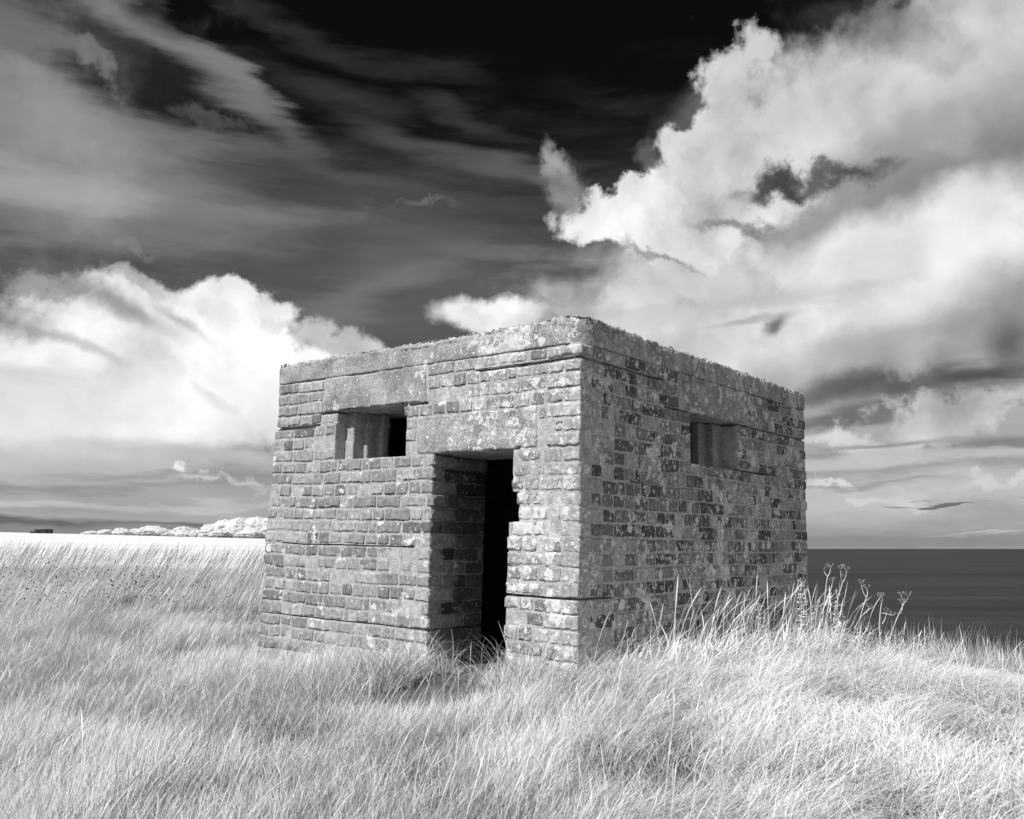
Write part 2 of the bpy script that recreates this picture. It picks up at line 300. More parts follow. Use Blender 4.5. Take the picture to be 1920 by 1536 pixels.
# ------------------------------------------------------------------ materials of the pillbox
def lichen(n, p, base, amount):
    """pale crusts and rings of lichen over a grey value; amount is a 0..1 socket"""
    wv = n.vm('ADD', p, n.vm('SCALE', n.vm('SUBTRACT', n.noise(p, 22, 4, .6, color=True), (.5, .5, .5)), sc=.07))
    out = base
    for sc_, thr, rim, seed in ((11., .50, .30, 0.), (24., .42, .34, 3.7), (52., .34, .40, 9.1)):
        vo = n.n('ShaderNodeTexVoronoi', _feature='F1', Vector=n.vm('ADD', wv, (seed, seed * .7, seed * 1.3)), Scale=sc_)
        rnd = n.n('ShaderNodeSeparateColor', Color=vo.outputs['Color']).outputs
        on = n.m('MULTIPLY', n.m('GREATER_THAN', n.m('ADD', rnd[0], n.m('MULTIPLY', amount, .9)), 1.0 + thr - .42), 1.)
        rad = n.m('MULTIPLY_ADD', rnd[1], .22, .16)
        d = n.m('SUBTRACT', vo.outputs['Distance'], rad)
        ring = n.m('MULTIPLY', n.mr(d, .035, .0), n.mr(d, -.13, -.03))
        fill = n.mr(d, .02, -.02)
        spot = n.m('GREATER_THAN', rnd[2], .72)
        mk = n.m('MULTIPLY', on, n.m('MAXIMUM', ring, n.m('MULTIPLY', fill, n.m('MULTIPLY_ADD', spot, .7, .22))))
        out = n.mix(n.m('MULTIPLY', mk, n.mr(n.noise(p, 120, 3, .7), .3, .55, .45, .95)), out, .66)
    # broad mottled colonies with a paler rim
    big = n.noise(n.vm('ADD', wv, (4.1, 2.2, 7.7)), 5.2, 6, .6); e = n.m('ADD', big, n.m('MULTIPLY', amount, .14))
    body = n.mr(e, .685, .71); rim = n.m('MULTIPLY', n.mr(e, .67, .69), n.mr(e, .73, .705))
    mot = n.mr(n.noise(p, 75, 5, .75), .42, .58, .15, .95)
    out = n.mix(n.m('MULTIPLY', body, n.m('MULTIPLY', mot, .75)), out, .58); out = n.mix(n.m('MULTIPLY', rim, .75), out, .72)
    # thin grey-white crust with a ragged outline
    cr = n.noise(wv, 9.5, 7, .68); mk = n.mr(n.m('ADD', cr, n.m('MULTIPLY', amount, .12)), .645, .69)
    out = n.mix(n.m('MULTIPLY', mk, n.mr(n.noise(p, 150, 3, .7), .35, .6, .2, .8)), out, .62)
    return out
def where_lichen(n, p):
    """more lichen on the seaward wall, round the near corner and towards the ground"""
    s = n.n('ShaderNodeSeparateXYZ', i0=p).outputs
    seaward = n.mr(s[0], -.05, -.02, 0., 1.)
    front = n.m('MULTIPLY', n.mr(s[0], -1.5, -.35, .16, .86), n.mr(s[1], .25, .03))
    low = n.mr(s[2], -.25, -.6, 0., .35)
    v = n.m('ADD', n.mix(seaward, front, .58), low)
    return n.m('MULTIPLY', v, n.mr(n.noise(p, 2.1, 3, .5), .3, .62, .35, 1.15))
def brick_material():
    m, n, b = principled('weathered_brick', .92, .15)
    p = n.n('ShaderNodeTexCoord').outputs['Object']
    tone = n.n('ShaderNodeAttribute', _attribute_name='tone').outputs['Fac']
    g1 = n.noise(p, 28, 6, .65); g2 = n.noise(p, 190, 4, .75); g3 = n.noise(n.n('ShaderNodeMapping', Vector=p, Scale=(1, 1, .25)).outputs[0], 45, 4, .6)
    v = n.m('MULTIPLY', tone, n.mr(g1, .3, .7, .72, 1.25)); v = n.m('MULTIPLY', v, n.mr(g3, .3, .7, .88, 1.12))
    v = n.m('MULTIPLY', v, n.mr(g2, .3, .7, .74, 1.26))
    # cement slurry wiped over parts of the bricks
    sl = n.noise(p, 11, 6, .7); v = n.mix(n.m('MULTIPLY', n.mr(sl, .57, .65), n.mr(g2, .35, .6, .25, .95)), v, .33)
    pits = n.n('ShaderNodeTexVoronoi', Vector=p, Scale=95.).outputs['Distance']; v = n.m('MULTIPLY', v, n.mr(pits, .05, .22, .55, 1.))
    v = lichen(n, p, v, where_lichen(n, p))
    grey_to(n, v, b.inputs['Base Color'])
    h = n.m('ADD', n.m('MULTIPLY', g2, .5), n.m('ADD', n.m('MULTIPLY', g1, .6), n.m('MULTIPLY', n.mr(pits, .0, .25), .6)))
    bp = n.n('ShaderNodeBump', Strength=.75, Distance=.004, Height=h); n.L.new(bp.outputs[0], b.inputs['Normal'])
    return m
def mortar_material():
    m, n, b = principled('rough_mortar', .95, .1)
    p = n.n('ShaderNodeTexCoord').outputs['Object']
    g1 = n.noise(p, 18, 5, .6); g2 = n.noise(p, 260, 4, .8); st = n.n('ShaderNodeTexVoronoi', Vector=p, Scale=150.).outputs['Distance']
    v = n.m('MULTIPLY', n.mr(g1, .3, .7, .36, .52), n.mr(g2, .3, .7, .68, 1.3)); v = n.m('MULTIPLY', v, n.mr(st, .1, .45, .7, 1.05))
    v = lichen(n, p, v, where_lichen(n, p))
    grey_to(n, v, b.inputs['Base Color'])
    bp = n.n('ShaderNodeBump', Strength=1., Distance=.006, Height=n.m('ADD', g2, n.m('MULTIPLY', st, .8))); n.L.new(bp.outputs[0], b.inputs['Normal'])
    return m
def concrete_material(name, lo, hi, grit=1., lich=1.):
    m, n, b = principled(name, .95, .1)
    p = n.n('ShaderNodeTexCoord').outputs['Object']
    g1 = n.noise(p, 5, 6, .6); g2 = n.noise(p, 220, 4, .8); g3 = n.noise(p, 60, 3, .6)
    v1 = n.n('ShaderNodeTexVoronoi', Vector=n.vm('ADD', p, n.vm('SCALE', n.noise(p, 80, 2, .5, color=True), sc=.01)), Scale=85., Randomness=1.)
    r = n.n('ShaderNodeSeparateColor', Color=v1.outputs['Color']).outputs
    stone = n.m('MULTIPLY', n.mr(v1.outputs['Distance'], .30, .18), n.m('GREATER_THAN', r[0], .62))
    pitm = n.m('MULTIPLY', n.mr(v1.outputs['Distance'], .26, .14), n.m('LESS_THAN', r[0], .20))
    v = n.m('MULTIPLY', n.mr(g1, .3, .7, lo, hi), n.mr(g2, .3, .7, .60, 1.38)); v = n.m('MULTIPLY', v, n.mr(g3, .3, .7, .76, 1.2))
    v = n.mix(n.m('MULTIPLY', stone, .7 * grit), v, n.m('MULTIPLY_ADD', r[1], .5, .12))
    v = n.m('MULTIPLY', v, n.m('MULTIPLY_ADD', pitm, -.65 * grit, 1.))
    if lich: v = lichen(n, p, v, n.m('MULTIPLY', where_lichen(n, p), lich))
    grey_to(n, v, b.inputs['Base Color'])
    h = n.m('SUBTRACT', n.m('ADD', n.m('MULTIPLY', g2, .7), n.m('ADD', g3, n.m('MULTIPLY', stone, .35))), n.m('MULTIPLY', pitm, 1.6))
    bp = n.n('ShaderNodeBump', Strength=.85, Distance=.005, Height=h); n.L.new(bp.outputs[0], b.inputs['Normal'])
    return m
M_BRICK, M_MORTAR = brick_material(), mortar_material()
M_CONC = concrete_material('pebbly_concrete', .20, .40)
M_SHUT = concrete_material('board_marked_concrete', .24, .38, .4, .55)
m, n, b = principled('dark_interior', .95, .05)  # near-black base colour, so the unlit inside reads black through the openings
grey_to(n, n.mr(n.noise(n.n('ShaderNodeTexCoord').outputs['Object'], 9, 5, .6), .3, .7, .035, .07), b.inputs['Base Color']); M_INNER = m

# ------------------------------------------------------------------ subdivided, rounded, worn boxes
_topo = {}
def topo(nx, ny, nz):
    if (nx, ny, nz) in _topo: return _topo[(nx, ny, nz)]
    ii, jj, kk = np.meshgrid(np.arange(nx), np.arange(ny), np.arange(nz), indexing='ij')
    surf = (ii == 0) | (ii == nx - 1) | (jj == 0) | (jj == ny - 1) | (kk == 0) | (kk == nz - 1)
    idx = -np.ones((nx, ny, nz), np.int64); idx[surf] = np.arange(surf.sum())
    F = []
    def q(a, flip):
        f = np.stack([a[:-1, :-1], a[1:, :-1], a[1:, 1:], a[:-1, 1:]], -1).reshape(-1, 4); F.append(f[:, ::-1] if flip else f)
    q(idx[0], True); q(idx[-1], False); q(idx[:, 0], False); q(idx[:, -1], True); q(idx[:, :, 0], True); q(idx[:, :, -1], False)
    r = (ii[surf], jj[surf], kk[surf], np.concatenate(F)); _topo[(nx, ny, nz)] = r; return r
def lines(a, b, step, r, extra=()):
    """grid lines from a to b, closer together where the edge is rounded"""
    k = max(2, int(round((b - a - 2 * r) / step)) + 1)
    L = np.concatenate([[a, a + r * .3], np.linspace(a + r, b - r, k), [b - r * .3, b]])
    if len(extra): L = np.unique(np.concatenate([L, [e for e in extra if a < e < b]]))
    return L
class Build:
    def __init__(s): s.V = []; s.N = []; s.F = []; s.T = []; s.S = []; s.M = []; s.n = 0
    def box(s, lo, hi, step, r, tone=.3, seed=0, mat=0, extra=((), (), ()), depthlines=None):
        L = [lines(lo[i], hi[i], step[i], min(r, (hi[i] - lo[i]) * .3), extra[i]) for i in range(3)]
        I, J, K, F = topo(*[len(l) for l in L])
        P = np.stack([L[0][I], L[1][J], L[2][K]], 1)
        lo_, hi_ = np.array(lo), np.array(hi); rr = np.minimum(r, (hi_ - lo_) * .3)
        q = np.clip(P, lo_ + rr, hi_ - rr); d = P - q; ln = np.linalg.norm(d, axis=1, keepdims=True); ln[ln == 0] = 1
        nrm = d / ln; P = q + nrm * rr.min()
        # keep flat faces at their full size when the radii differ
        P = np.where(np.abs(d) >= rr - 1e-9, q + np.sign(d) * rr * np.abs(nrm), P)
        s.V.append(P); s.N.append(nrm); s.F.append(F + s.n); s.T.append(np.full(len(P), tone)); s.S.append(np.full(len(P), float(seed))); s.M.append(np.full(len(F), mat)); s.n += len(P)
    def arrays(s):
        return (np.concatenate(s.V), np.concatenate(s.N), np.concatenate(s.F), np.concatenate(s.T), np.concatenate(s.S), np.concatenate(s.M))

# ------------------------------------------------------------------ pillbox: local frame x towards the seaward wall, y inwards, z up
C = .085                                   # height of one brick course
def rot(a, ax):
    s_, c_ = math.sin(a), math.cos(a)
    return {'x': np.array([[1, 0, 0], [0, c_, -s_], [0, s_, c_]]), 'y': np.array([[c_, 0, s_], [0, 1, 0], [-s_, 0, c_]]), 'z': np.array([[c_, -s_, 0], [s_, c_, 0], [0, 0, 1]])}[ax]
MB = rot(.015, 'x') @ rot(.020, 'y') @ rot(-.683, 'z'); OB = np.array([.372, 5.045, -.026 + CAMZ])
from mathutils import Matrix
box_root = empty('pillbox')
mw = Matrix.Identity(4)
for i in range(3):
    for j in range(3): mw[i][j] = MB[i, j]
    mw[i][3] = OB[i]
mz = mw @ Matrix.Translation((0, 0, -.75))
box_root.matrix_world = mz
tag(box_root, 'small square brick pillbox with a cracked concrete roof, standing in long grass by the sea', 'pillbox')
def to_root(V): return V + np.array([0, 0, .75])
XL, YB = -2.80, 3.32                       # far ends of the front and of the seaward wall
TH = .53                                   # wall thickness
BASE = -12
LB_Z = np.array([-14, -7.5, -6.1, -5, -4, -2.9, -2, -1.3, -.1, .8, 2, 3, 4, 5, 6.1, 7.1, 9.95, 10.05, 11, 16]) * C
LB_X = np.array([.10, .084, .076, .071, .053, .044, .056, .075, .072, .066, .062, .057, .045, .033, .028, .028, .028, .0, -.003, .0])
def warp(P):
    """the left end flares outwards towards the ground and the walls are not quite true"""
    k = np.clip((-P[:, 0] - 1.2) / 1.5, 0, 1) ** 1.5
    P = P.copy(); P[:, 0] -= np.interp(P[:, 2], LB_Z, LB_X) * k
    P[:, 1] -= .006 * np.sin(P[:, 0] * 2.1 + 1) * (P[:, 1] < .3)
    return P
def course_wave(x, k):                     # courses are not perfectly level
    return .004 * np.sin(x * 2.3 + k * .7) + .002 * np.sin(x * 6.1 + k * 1.9)
CRACKS_F = [(10, XL, -2.29), (11, -2.29, -2.10), (13, -.80, .05), (-3, -.52, .05), (-6, XL - .1, -1.14), (11, -1.39, -1.22), (0, -2.6, -1.3)]
CRACKS_S = [(13, -.05, .95), (11, .95, YB + .1), (-3, -.05, .36), (7, 1.95, 2.6), (5, .1, .7)]
CW = {10: .010, 11: .006, 13: .008, -3: .004, -6: .0028, 0: .0025, 7: .004, 5: .003}
def crack_at(k, t, cr):
    for lv, a, b_ in cr:
        if lv == k and a <= t <= b_: return CW[lv]
    return 0
def lay(a, b_, k, rnd):
    """split a course between a and b into bricks"""
    out = []; x = a; head = (k % 2 == 0)
    while x < b_ - .02:
        if head: w_ = .118 if rnd.random() < .84 else rnd.choice([.24, .07, .16])
        else: w_ = .238 if rnd.random() < .62 else rnd.choice([.118, .118, .17, .07])
        w_ += rnd.gauss(0, .005)
        if b_ - (x + w_) < .055: w_ = b_ - x
        out.append((x, min(x + w_, b_))); x += w_
    return out
def tone_front(x, z, rnd):
    t = rnd.gauss(.27, .05)
    if rnd.random() < .10: t *= .72
    return max(.12, t)
def tone_side(y, z, rnd):
    t = rnd.gauss(.22, .075)
    if rnd.random() < .30: t *= .45
    return min(max(.07, t), .36)
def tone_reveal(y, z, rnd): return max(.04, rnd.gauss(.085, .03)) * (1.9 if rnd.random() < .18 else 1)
rnd = random.Random(11)
JAMB = {6: 0, 5: .01, 4: -.012, 3: .034, 2: .05, 1: -.002, 0: -.03, -1: -.03, -2: -.03, -3: -.038, -4: -.045, -5: -.045, -6: -.045, -7: -.03}
JL = {6: .0, 5: -.006, 4: -.012, 3: .004, 2: -.01}
FX0, FX1 = -2.105, -1.41                   # front embrasure
DX0, DX1 = -1.135, -.495                   # doorway
SY0, SY1 = 1.30, 2.02                      # seaward embrasure
F_, S_ = Build(), Build()                  # bricks of the front and of the seaward wall
def put(B, axis, a, b_, k, tone, d0, d1, cr, jit=.0012, step=.0085, r=None, off=0., tilt=True):
    """one brick: along x (axis 0) on the front, along y (axis 1) on the side; d0..d1 its reach into the wall"""
    mid = (a + b_) / 2; g = rnd.uniform(.0048, .0085)
    z0 = k * C + g + course_wave(mid, k) + crack_at(k, mid, cr); z1 = (k + 1) * C - g + course_wave(mid, k + 1) * .6 - crack_at(k + 1, mid, cr)
    z0 += rnd.gauss(0, .001); z1 += rnd.gauss(0, .001)
    r = r or rnd.choice([.003, .004, .005, .007]); o = rnd.gauss(0, jit) + off
    if rnd.random() < .07: o -= rnd.uniform(.004, .012)
    al, ah = a + g, b_ - g
    if axis == 0: B.box((al, d0 - o, z0), (ah, d1, z1), (step, .03, step), r, tone, rnd.randrange(9999))
    else: B.box((-d1, al, z0), (-d0 + o, ah, z1), (.03, step, step), r, tone, rnd.randrange(9999))
for k in range(BASE, 14):
    st = .0085 if k > -9 else .03
    odd = k % 2
    cF, cD = (.24, .118) if odd else (.118, .24)           # reach of the near corner brick on the front and on the side
    # near corner brick belongs to the front wall
    dx = rnd.gauss(0, .003)
    g = .0045
    z0 = k * C + g + crack_at(k, -.1, CRACKS_F) - (.004 if k == -3 else 0); z1 = (k + 1) * C - g - crack_at(k + 1, -.1, CRACKS_F)
    if k == 13: z0 += .004; z1 -= .006
    F_.box((-cF + g, dx - (.004 if k == 13 else 0), z0), (dx + (.008 if k == 13 else 0), cD - g, z1), (st, st, st), rnd.choice([.004, .006, .009]) + (.006 if k == 13 else 0), rnd.gauss(.31, .02), rnd.randrange(9999))
    # far left corner brick
    lF, lD = (.24, .118) if odd else (.118, .24)
    t = tone_front(0, 0, rnd)
    F_.box((XL + rnd.gauss(0, .004), rnd.gauss(0, .002), k * C + g + crack_at(k, XL + .05, CRACKS_F)), (XL + lF - g, lD, (k + 1) * C - g - crack_at(k + 1, XL + .05, CRACKS_F)), (st, .02, st), .010, t, rnd.randrange(9999))
    # stretches of the front wall
    segs = []
    if 7 <= k < 11: segs = [(XL + lF, FX0), (FX1, -1.307 if k < 10 else -cF)] + ([(-.303, -cF)] if k < 10 else [])
    elif 11 <= k < 14: segs = [(XL + lF, -2.27), (-1.225, -cF)]
    elif k < 7: segs = [(XL + lF, DX0 + JL.get(k, -.014)), (DX1 + JAMB.get(k, -.03), -cF)]
    if k == 10: segs = [(XL + lF, FX0), (FX1, -cF)]
    for si, (a, b_) in enumerate(segs):
        bs = lay(a, b_, k, rnd)
        for bi, (p0, p1) in enumerate(bs):
            deep = .10
            if k < 7 and ((si == 0 and bi == len(bs) - 1) or (si == 1 and bi == 0)): deep = .118 if odd else .235
            if 7 <= k < 11 and ((si == 0 and bi == len(bs) - 1) or (si == 1 and bi == 0)): deep = .093
            rr = None; sm = st
            if k < 7 and si == 1 and bi == 0: rr = rnd.choice([.006, .010, .016])
            put(F_, 0, p0, p1, k, tone_front(p0, k, rnd), .0, deep, CRACKS_F, step=sm, r=rr)
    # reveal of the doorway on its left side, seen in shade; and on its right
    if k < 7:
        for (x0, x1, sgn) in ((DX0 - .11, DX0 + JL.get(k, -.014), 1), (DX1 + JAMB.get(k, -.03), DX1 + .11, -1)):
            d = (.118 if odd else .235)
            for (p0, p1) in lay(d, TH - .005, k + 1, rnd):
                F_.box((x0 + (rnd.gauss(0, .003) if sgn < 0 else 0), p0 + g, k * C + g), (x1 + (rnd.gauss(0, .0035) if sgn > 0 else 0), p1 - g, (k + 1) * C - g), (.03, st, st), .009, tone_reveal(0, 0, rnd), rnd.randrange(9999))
    # seaward wall
    eD = .118 if odd else .24
    segs = [(cD, YB - eD)]
    if 7 <= k < 11: segs = [(cD, SY0), (SY1, YB - eD)]
    elif 11 <= k < 14: segs = [(cD, 1.127), (2.215, YB - eD)]
    for si, (a, b_) in enumerate(segs):
        bs = lay(a, b_, k + (k // 3), rnd)
        for bi, (p0, p1) in enumerate(bs):
            deep = .10
            if 7 <= k < 11 and ((si == 0 and bi == len(bs) - 1) or (si == 1 and bi == 0)): deep = .145
            put(S_, 1, p0, p1, k, tone_side(0, 0, rnd), .0, deep, CRACKS_S, step=st)
    dx = rnd.gauss(0, .004)
    S_.box((-lF, YB - eD + g, k * C + g + crack_at(k, YB, CRACKS_S)), (dx, YB + rnd.gauss(0, .004), (k + 1) * C - g - crack_at(k + 1, YB, CRACKS_S)), (.02, st, st), .010, tone_side(0, 0, rnd), rnd.randrange(9999))
# the little displaced slip of brick in the front embrasure
F_.box((-1.45, .01, 10.1 * C), (-1.385, .08, 10.95 * C), (.009, .01, .009), .016, .16, 5)
# mortar cores, mat 1
def zx(cr):
    e = []
    for lv, a, b_ in cr: h = CW[lv]; e += [lv * C - h - .004, lv * C - h, lv * C + h, lv * C + h + .004]
    return sorted(set(round(v, 4) for v in e))
ZF, ZS = zx(CRACKS_F), zx(CRACKS_S)
def core(B, lo, hi, zz, fine=(1, 1)):
    sx_ = .010 if fine[0] else .05; sy_ = .010 if fine[1] else .05
    B.box(lo, hi, (sx_, sy_, .010), .004, .3, 0, 1, ((), (), zz))
b0, top = BASE * C, 14 * C - .001
core(F_, (XL + .004, .004, b0), (FX0 - .003, TH, top), ZF, (1, 0)); core(F_, (FX0 - .003, .004, b0), (FX1 + .003, TH, 7 * C - .004), ZF, (1, 0))
core(F_, (FX1 + .003, .004, b0), (DX0 - .026, TH, top), ZF, (1, 1))
core(F_, (DX0 - .026, .03, 7 * C), (DX1 + .06, TH, 10 * C - .01), ZF, (1, 0)); core(F_, (DX0 - .026, .004, 10 * C - .01), (DX1 + .06, TH, top), ZF, (1, 0)); core(F_, (DX1 + .06, .004, b0), (-.004, TH, top), ZF, (1, 1))
core(F_, (DX1 - .024, .004, b0), (DX1 + .06, TH, -C - .002), ZF, (1, 1)); core(F_, (DX1 - .018, .004, -C - .002), (DX1 + .06, TH, 2 * C - .003), ZF, (1, 1)); core(F_, (DX1 + .008, .004, 4 * C + .003), (DX1 + .06, TH, 7 * C), ZF, (1, 1))
core(F_, (FX0 - .003, .03, 11 * C + .02), (FX1 + .003, TH, top), ZF, (1, 0))
core(S_, (-TH, .30, b0), (-.004, SY0 - .003, top), ZS, (0, 1)); core(S_, (-TH, SY0 - .003, b0), (-.004, SY1 + .003, 7 * C - .004), ZS, (0, 1))
core(S_, (-TH, SY1 + .003, b0), (-.004, YB - .004, top), ZS, (0, 1)); core(S_, (-TH, SY0 - .003, 11 * C + .02), (-.03, SY1 + .003, top), ZS, (0, 1))
def wear(B, name, cracks, axis, mats, amp=1.):
    V, N, F, T, S, M = B.arrays()
    vm = np.zeros(len(V), bool); vm[F[M == 1].ravel()] = True            # mortar vertices
    W = V + S[:, None] * 7.31
    d = np.empty(len(V))
    bk = ~vm
    d[bk] = .0015 * fbm(W[bk], 26, 3, 1) + .0014 * fbm(V[bk], 90, 2, 4) - .006 * np.clip(fbm(W[bk], 11, 2, 8) - .25, 0, 1) * 2
    edge = (np.abs(N[bk]) > .08).sum(1) >= 2                             # chipped arrises
    d[bk] -= edge * .009 * np.clip(fbm(W[bk], 34, 2, 12), 0, 1) * 2
    t = V[:, axis]
    deeper = .0002 if axis == 0 else .0014
    big = fbm(V[vm], 3.2, 3, 21); sm_ = fbm(V[vm], 30, 3, 22)
    d[vm] = -.0004 - deeper + .0040 * sm_ + .0034 * big + .0014 * fbm(V[vm], 110, 1, 23)
    for lv, a, b_ in cracks:
        h = CW[lv]; inside = vm & (np.abs(V[:, 2] - lv * C) < h + .001) & (t > a) & (t < b_)
        d[inside] -= .045
    P = V + N * d[:, None]
    P[:, 2] += .007 * fbm(P * np.array([1, 1, .35]), 2.6, 3, 61) + .003 * fbm(P * np.array([1, 1, .5]), 14, 2, 62)
    P = warp(P)
    tone = T
    return mesh_obj(name, to_root(P), F, mats, box_root, M, True, {'tone': tone})
wear(F_, 'brick_wall', CRACKS_F, 0, [M_BRICK, M_MORTAR])
wear(S_, 'brick_wall', CRACKS_S, 1, [M_BRICK, M_MORTAR])
# back and landward walls, coarser
B_ = Build()
for k in range(BASE, 14):
    for (p0, p1) in lay(XL, -.26, k, rnd): B_.box((p0 + .005, YB - .10, k * C + .0045), (p1 - .005, YB + rnd.gauss(0, .003), (k + 1) * C - .0045), (.04, .05, .025), .008, tone_side(0, 0, rnd), 3)
    for (p0, p1) in lay(.25, YB - .11, k, rnd): B_.box((XL + rnd.gauss(0, .003), p0 + .005, k * C + .0045), (XL + .10, p1 - .005, (k + 1) * C - .0045), (.05, .04, .025), .008, tone_front(0, 0, rnd), 3)
B_.box((XL + .005, TH, b0), (XL + TH, YB - .004, top), (.1, .1, .1), .004, .3, 0, 1); B_.box((XL + TH, YB - TH, b0), (-TH, YB - .004, top), (.1, .1, .1), .004, .3, 0, 1)
V, N, F, T, S, M = B_.arrays()
mesh_obj('brick_wall', to_root(warp(V)), F, [M_BRICK, M_MORTAR], box_root, M, True, {'tone': T})
# ------------------------------------------------------------------ concrete parts
def conc(name, boxes, mat, amp=.004, chip=.0, parent=box_root):
    B = Build()
    for bx in boxes: B.box(*bx)
    V, N, F, T, S, M = B.arrays()
    d = amp * fbm(V, 14, 4, 31) + amp * .35 * fbm(V, 80, 2, 32)
    if chip: d -= chip * np.clip(fbm(V, 9, 4, 33, .65), 0, 1) * ((np.abs(N) > .15).sum(1) >= 2)
    return mesh_obj(name, to_root(warp(V + N * d[:, None])), F, mat, parent, None, True)
S1 = .0095
roof = Build()
rz0, rz1 = 14 * C + .004, 15.82 * C
roof.box((XL - .004, -.004, rz0 - .004), (.006, YB + .006, rz1), (S1 * 1.2, S1 * 1.2, S1), .010)
V, N, F, T, S, M = roof.arrays()
# rounded near corner, crumbling upper arris with loose pebbles
cx, cy, rc = .006 - .12, -.004 + .12, .12
q = (V[:, 0] > cx) & (V[:, 1] < cy)
dv = np.stack([V[:, 0] - cx, V[:, 1] - cy], 1); ln = np.hypot(*dv.T) + 1e-9; mx = np.maximum(np.abs(dv[:, 0]), np.abs(dv[:, 1])); mx = np.where(mx > rc - .0115, rc, mx)
V[q, 0] = cx + dv[q, 0] / ln[q] * mx[q]; V[q, 1] = cy + dv[q, 1] / ln[q] * mx[q]
d = .005 * fbm(V, 10, 4, 41) + .002 * fbm(V, 90, 2, 42)
upp = (V[:, 2] > rz1 - .03)
upk = np.clip((V[:, 2] - (rz1 - .05)) / .05, 0, 1) ** 2
near_edge = np.minimum(np.minimum(V[:, 0] - XL, -V[:, 0]), np.minimum(V[:, 1], YB - V[:, 1])) < .06
d = d + upp * near_edge * (.010 * fbm(V, 40, 3, 43) + .012 * fbm(V, 11, 3, 47) + .012 * np.clip(fbm(V, 120, 1, 44), 0, 1) - .008 * np.clip(fbm(V, 4, 3, 45), 0, 1)) - upk * near_edge * .012
V = V + N * d[:, None]
V[:, 2] += np.where(upp, .014 * np.exp(-((V[:, 0]) ** 2 + V[:, 1] ** 2) / .5) + .006 * fbm(V * np.array([1, 1, 0]), 2.2, 2, 46), 0)
# pebbles and tufts of moss standing proud along the broken upper edge
mp_, np_, bp_ = principled('dark_moss', .95, .05); grey_to(np_, np_.noise(np_.n('ShaderNodeTexCoord').outputs['Object'], 60, 3, .6), bp_.inputs['Base Color'])
nd_ = bp_.inputs['Base Color'].links[0]; mp_.node_tree.links.remove(nd_); bp_.inputs['Base Color'].default_value = (.11, .11, .11, 1); M_MOSS = mp_
NL = 620; tt = rng.random(NL); side_ = rng.random(NL) < .5
lx_ = np.where(side_, XL * tt, -np.abs(rng.normal(0, .03, NL)) - .008); ly_ = np.where(side_, np.abs(rng.normal(0, .03, NL)) + .006, YB * tt)
ok_ = (fbm(np.stack([lx_, ly_, lx_ * 0], 1), 3.1, 2, 48) > -.25) & (np.hypot(lx_, ly_) > .10); lx_, ly_ = lx_[ok_], ly_[ok_]; NL = len(lx_)
sp = np.array([[math.sin(a) * math.cos(b), math.sin(a) * math.sin(b), math.cos(a)] for a in (.5, 1.3, 2.1) for b in np.linspace(0, 2 * math.pi, 7)[:-1]])
rad_ = rng.uniform(.0030, .0085, NL) * (1 + .5 * (rng.random(NL) < .1))
LV = np.stack([lx_, ly_, rz1 - .006 + rng.uniform(0, .006, NL) + .010 * np.exp(-(lx_ ** 2 + ly_ ** 2) / .5)], 1)[:, None] + sp[None] * rad_[:, None, None] * rng.uniform(.7, 1.3, (NL, 18, 1))
LF = np.concatenate([np.array([(i * 6 + j, (i + 1) * 6 + j, (i + 1) * 6 + (j + 1) % 6, i * 6 + (j + 1) % 6) for i in range(2) for j in range(6)]), np.array([(0, 1, 2, 3), (0, 3, 4, 5)])])
LF = (np.arange(NL)[:, None, None] * 18 + LF[None]).reshape(-1, 4) + len(V)
midx = np.concatenate([np.zeros(len(F), int), np.repeat((rng.random(NL) < .55).astype(int), 14)])
F = np.concatenate([F, LF]); V = np.concatenate([V, LV.reshape(-1, 3)])
roof_o = mesh_obj('concrete_roof', to_root(warp(V)), F, [M_CONC, M_MOSS], box_root, midx, True)
roof_o['label'] = 'thick pebbly concrete roof slab with a crumbling upper edge'
# pebbles standing proud along the broken edge belong to the slab
# lintels
conc('lintel', [((-2.262, -.003, 11 * C + .005), (-1.232, TH, 14 * C + .001), (S1, .03, S1), .012)], M_CONC, .006, .03)
conc('lintel', [((-1.302, -.004, 7 * C + .004), (-.308, TH, 10 * C - .003), (S1, .03, S1), .012)], M_CONC, .007, .03)
conc('lintel', [((-TH, 1.134, 11 * C + .006), (.003, 2.208, 14 * C + .001), (.03, S1, S1), .012)], M_CONC, .006, .03)
# stepped embrasures, narrowing inwards
z0, z1 = 7 * C - .002, 11 * C + .004
def steps_front():
    bx = []; s = (.012, .012, .015)
    L = [(.093, FX0, -2.020), (.188, -2.020, -1.981), (.280, -1.981, -1.925)]
    for i, (y0, xa, xb) in enumerate(L):
        bx.append(((FX0 - .06, y0, z0), (xb, TH - .185 - .002 * i, z1), s, .006)); bx.append(((FX1 - (xb - FX0), y0, z0), (FX1 + .06, TH - .185 - .003 * i, z1), s, .006))
    bx.append(((FX0 - .05, .05, 7 * C - .05), (FX1 + .05, TH, 7 * C + .003), (.015, .02, .02), .006))
    return bx
conc('embrasure', steps_front(), M_SHUT, .003, .006)
def steps_side():
    bx = []; s = (.012, .012, .015)
    L = [(.144, 1.907), (.209, 1.807)]
    for i, (x0, yb) in enumerate(L):
        bx.append(((-.275 + .002 * i, yb, z0), (-x0, SY1 + .06, z1), s, .006)); bx.append(((-.275 + .003 * i, SY0 - .06, z0), (-x0, SY0 + (SY1 - yb), z1), s, .006))
    bx.append(((-TH, SY0 - .05, 7 * C - .05), (-.05, SY1 + .05, 7 * C + .003), (.02, .015, .02), .006))
    return bx
conc('embrasure', steps_side(), M_SHUT, .003, .006)
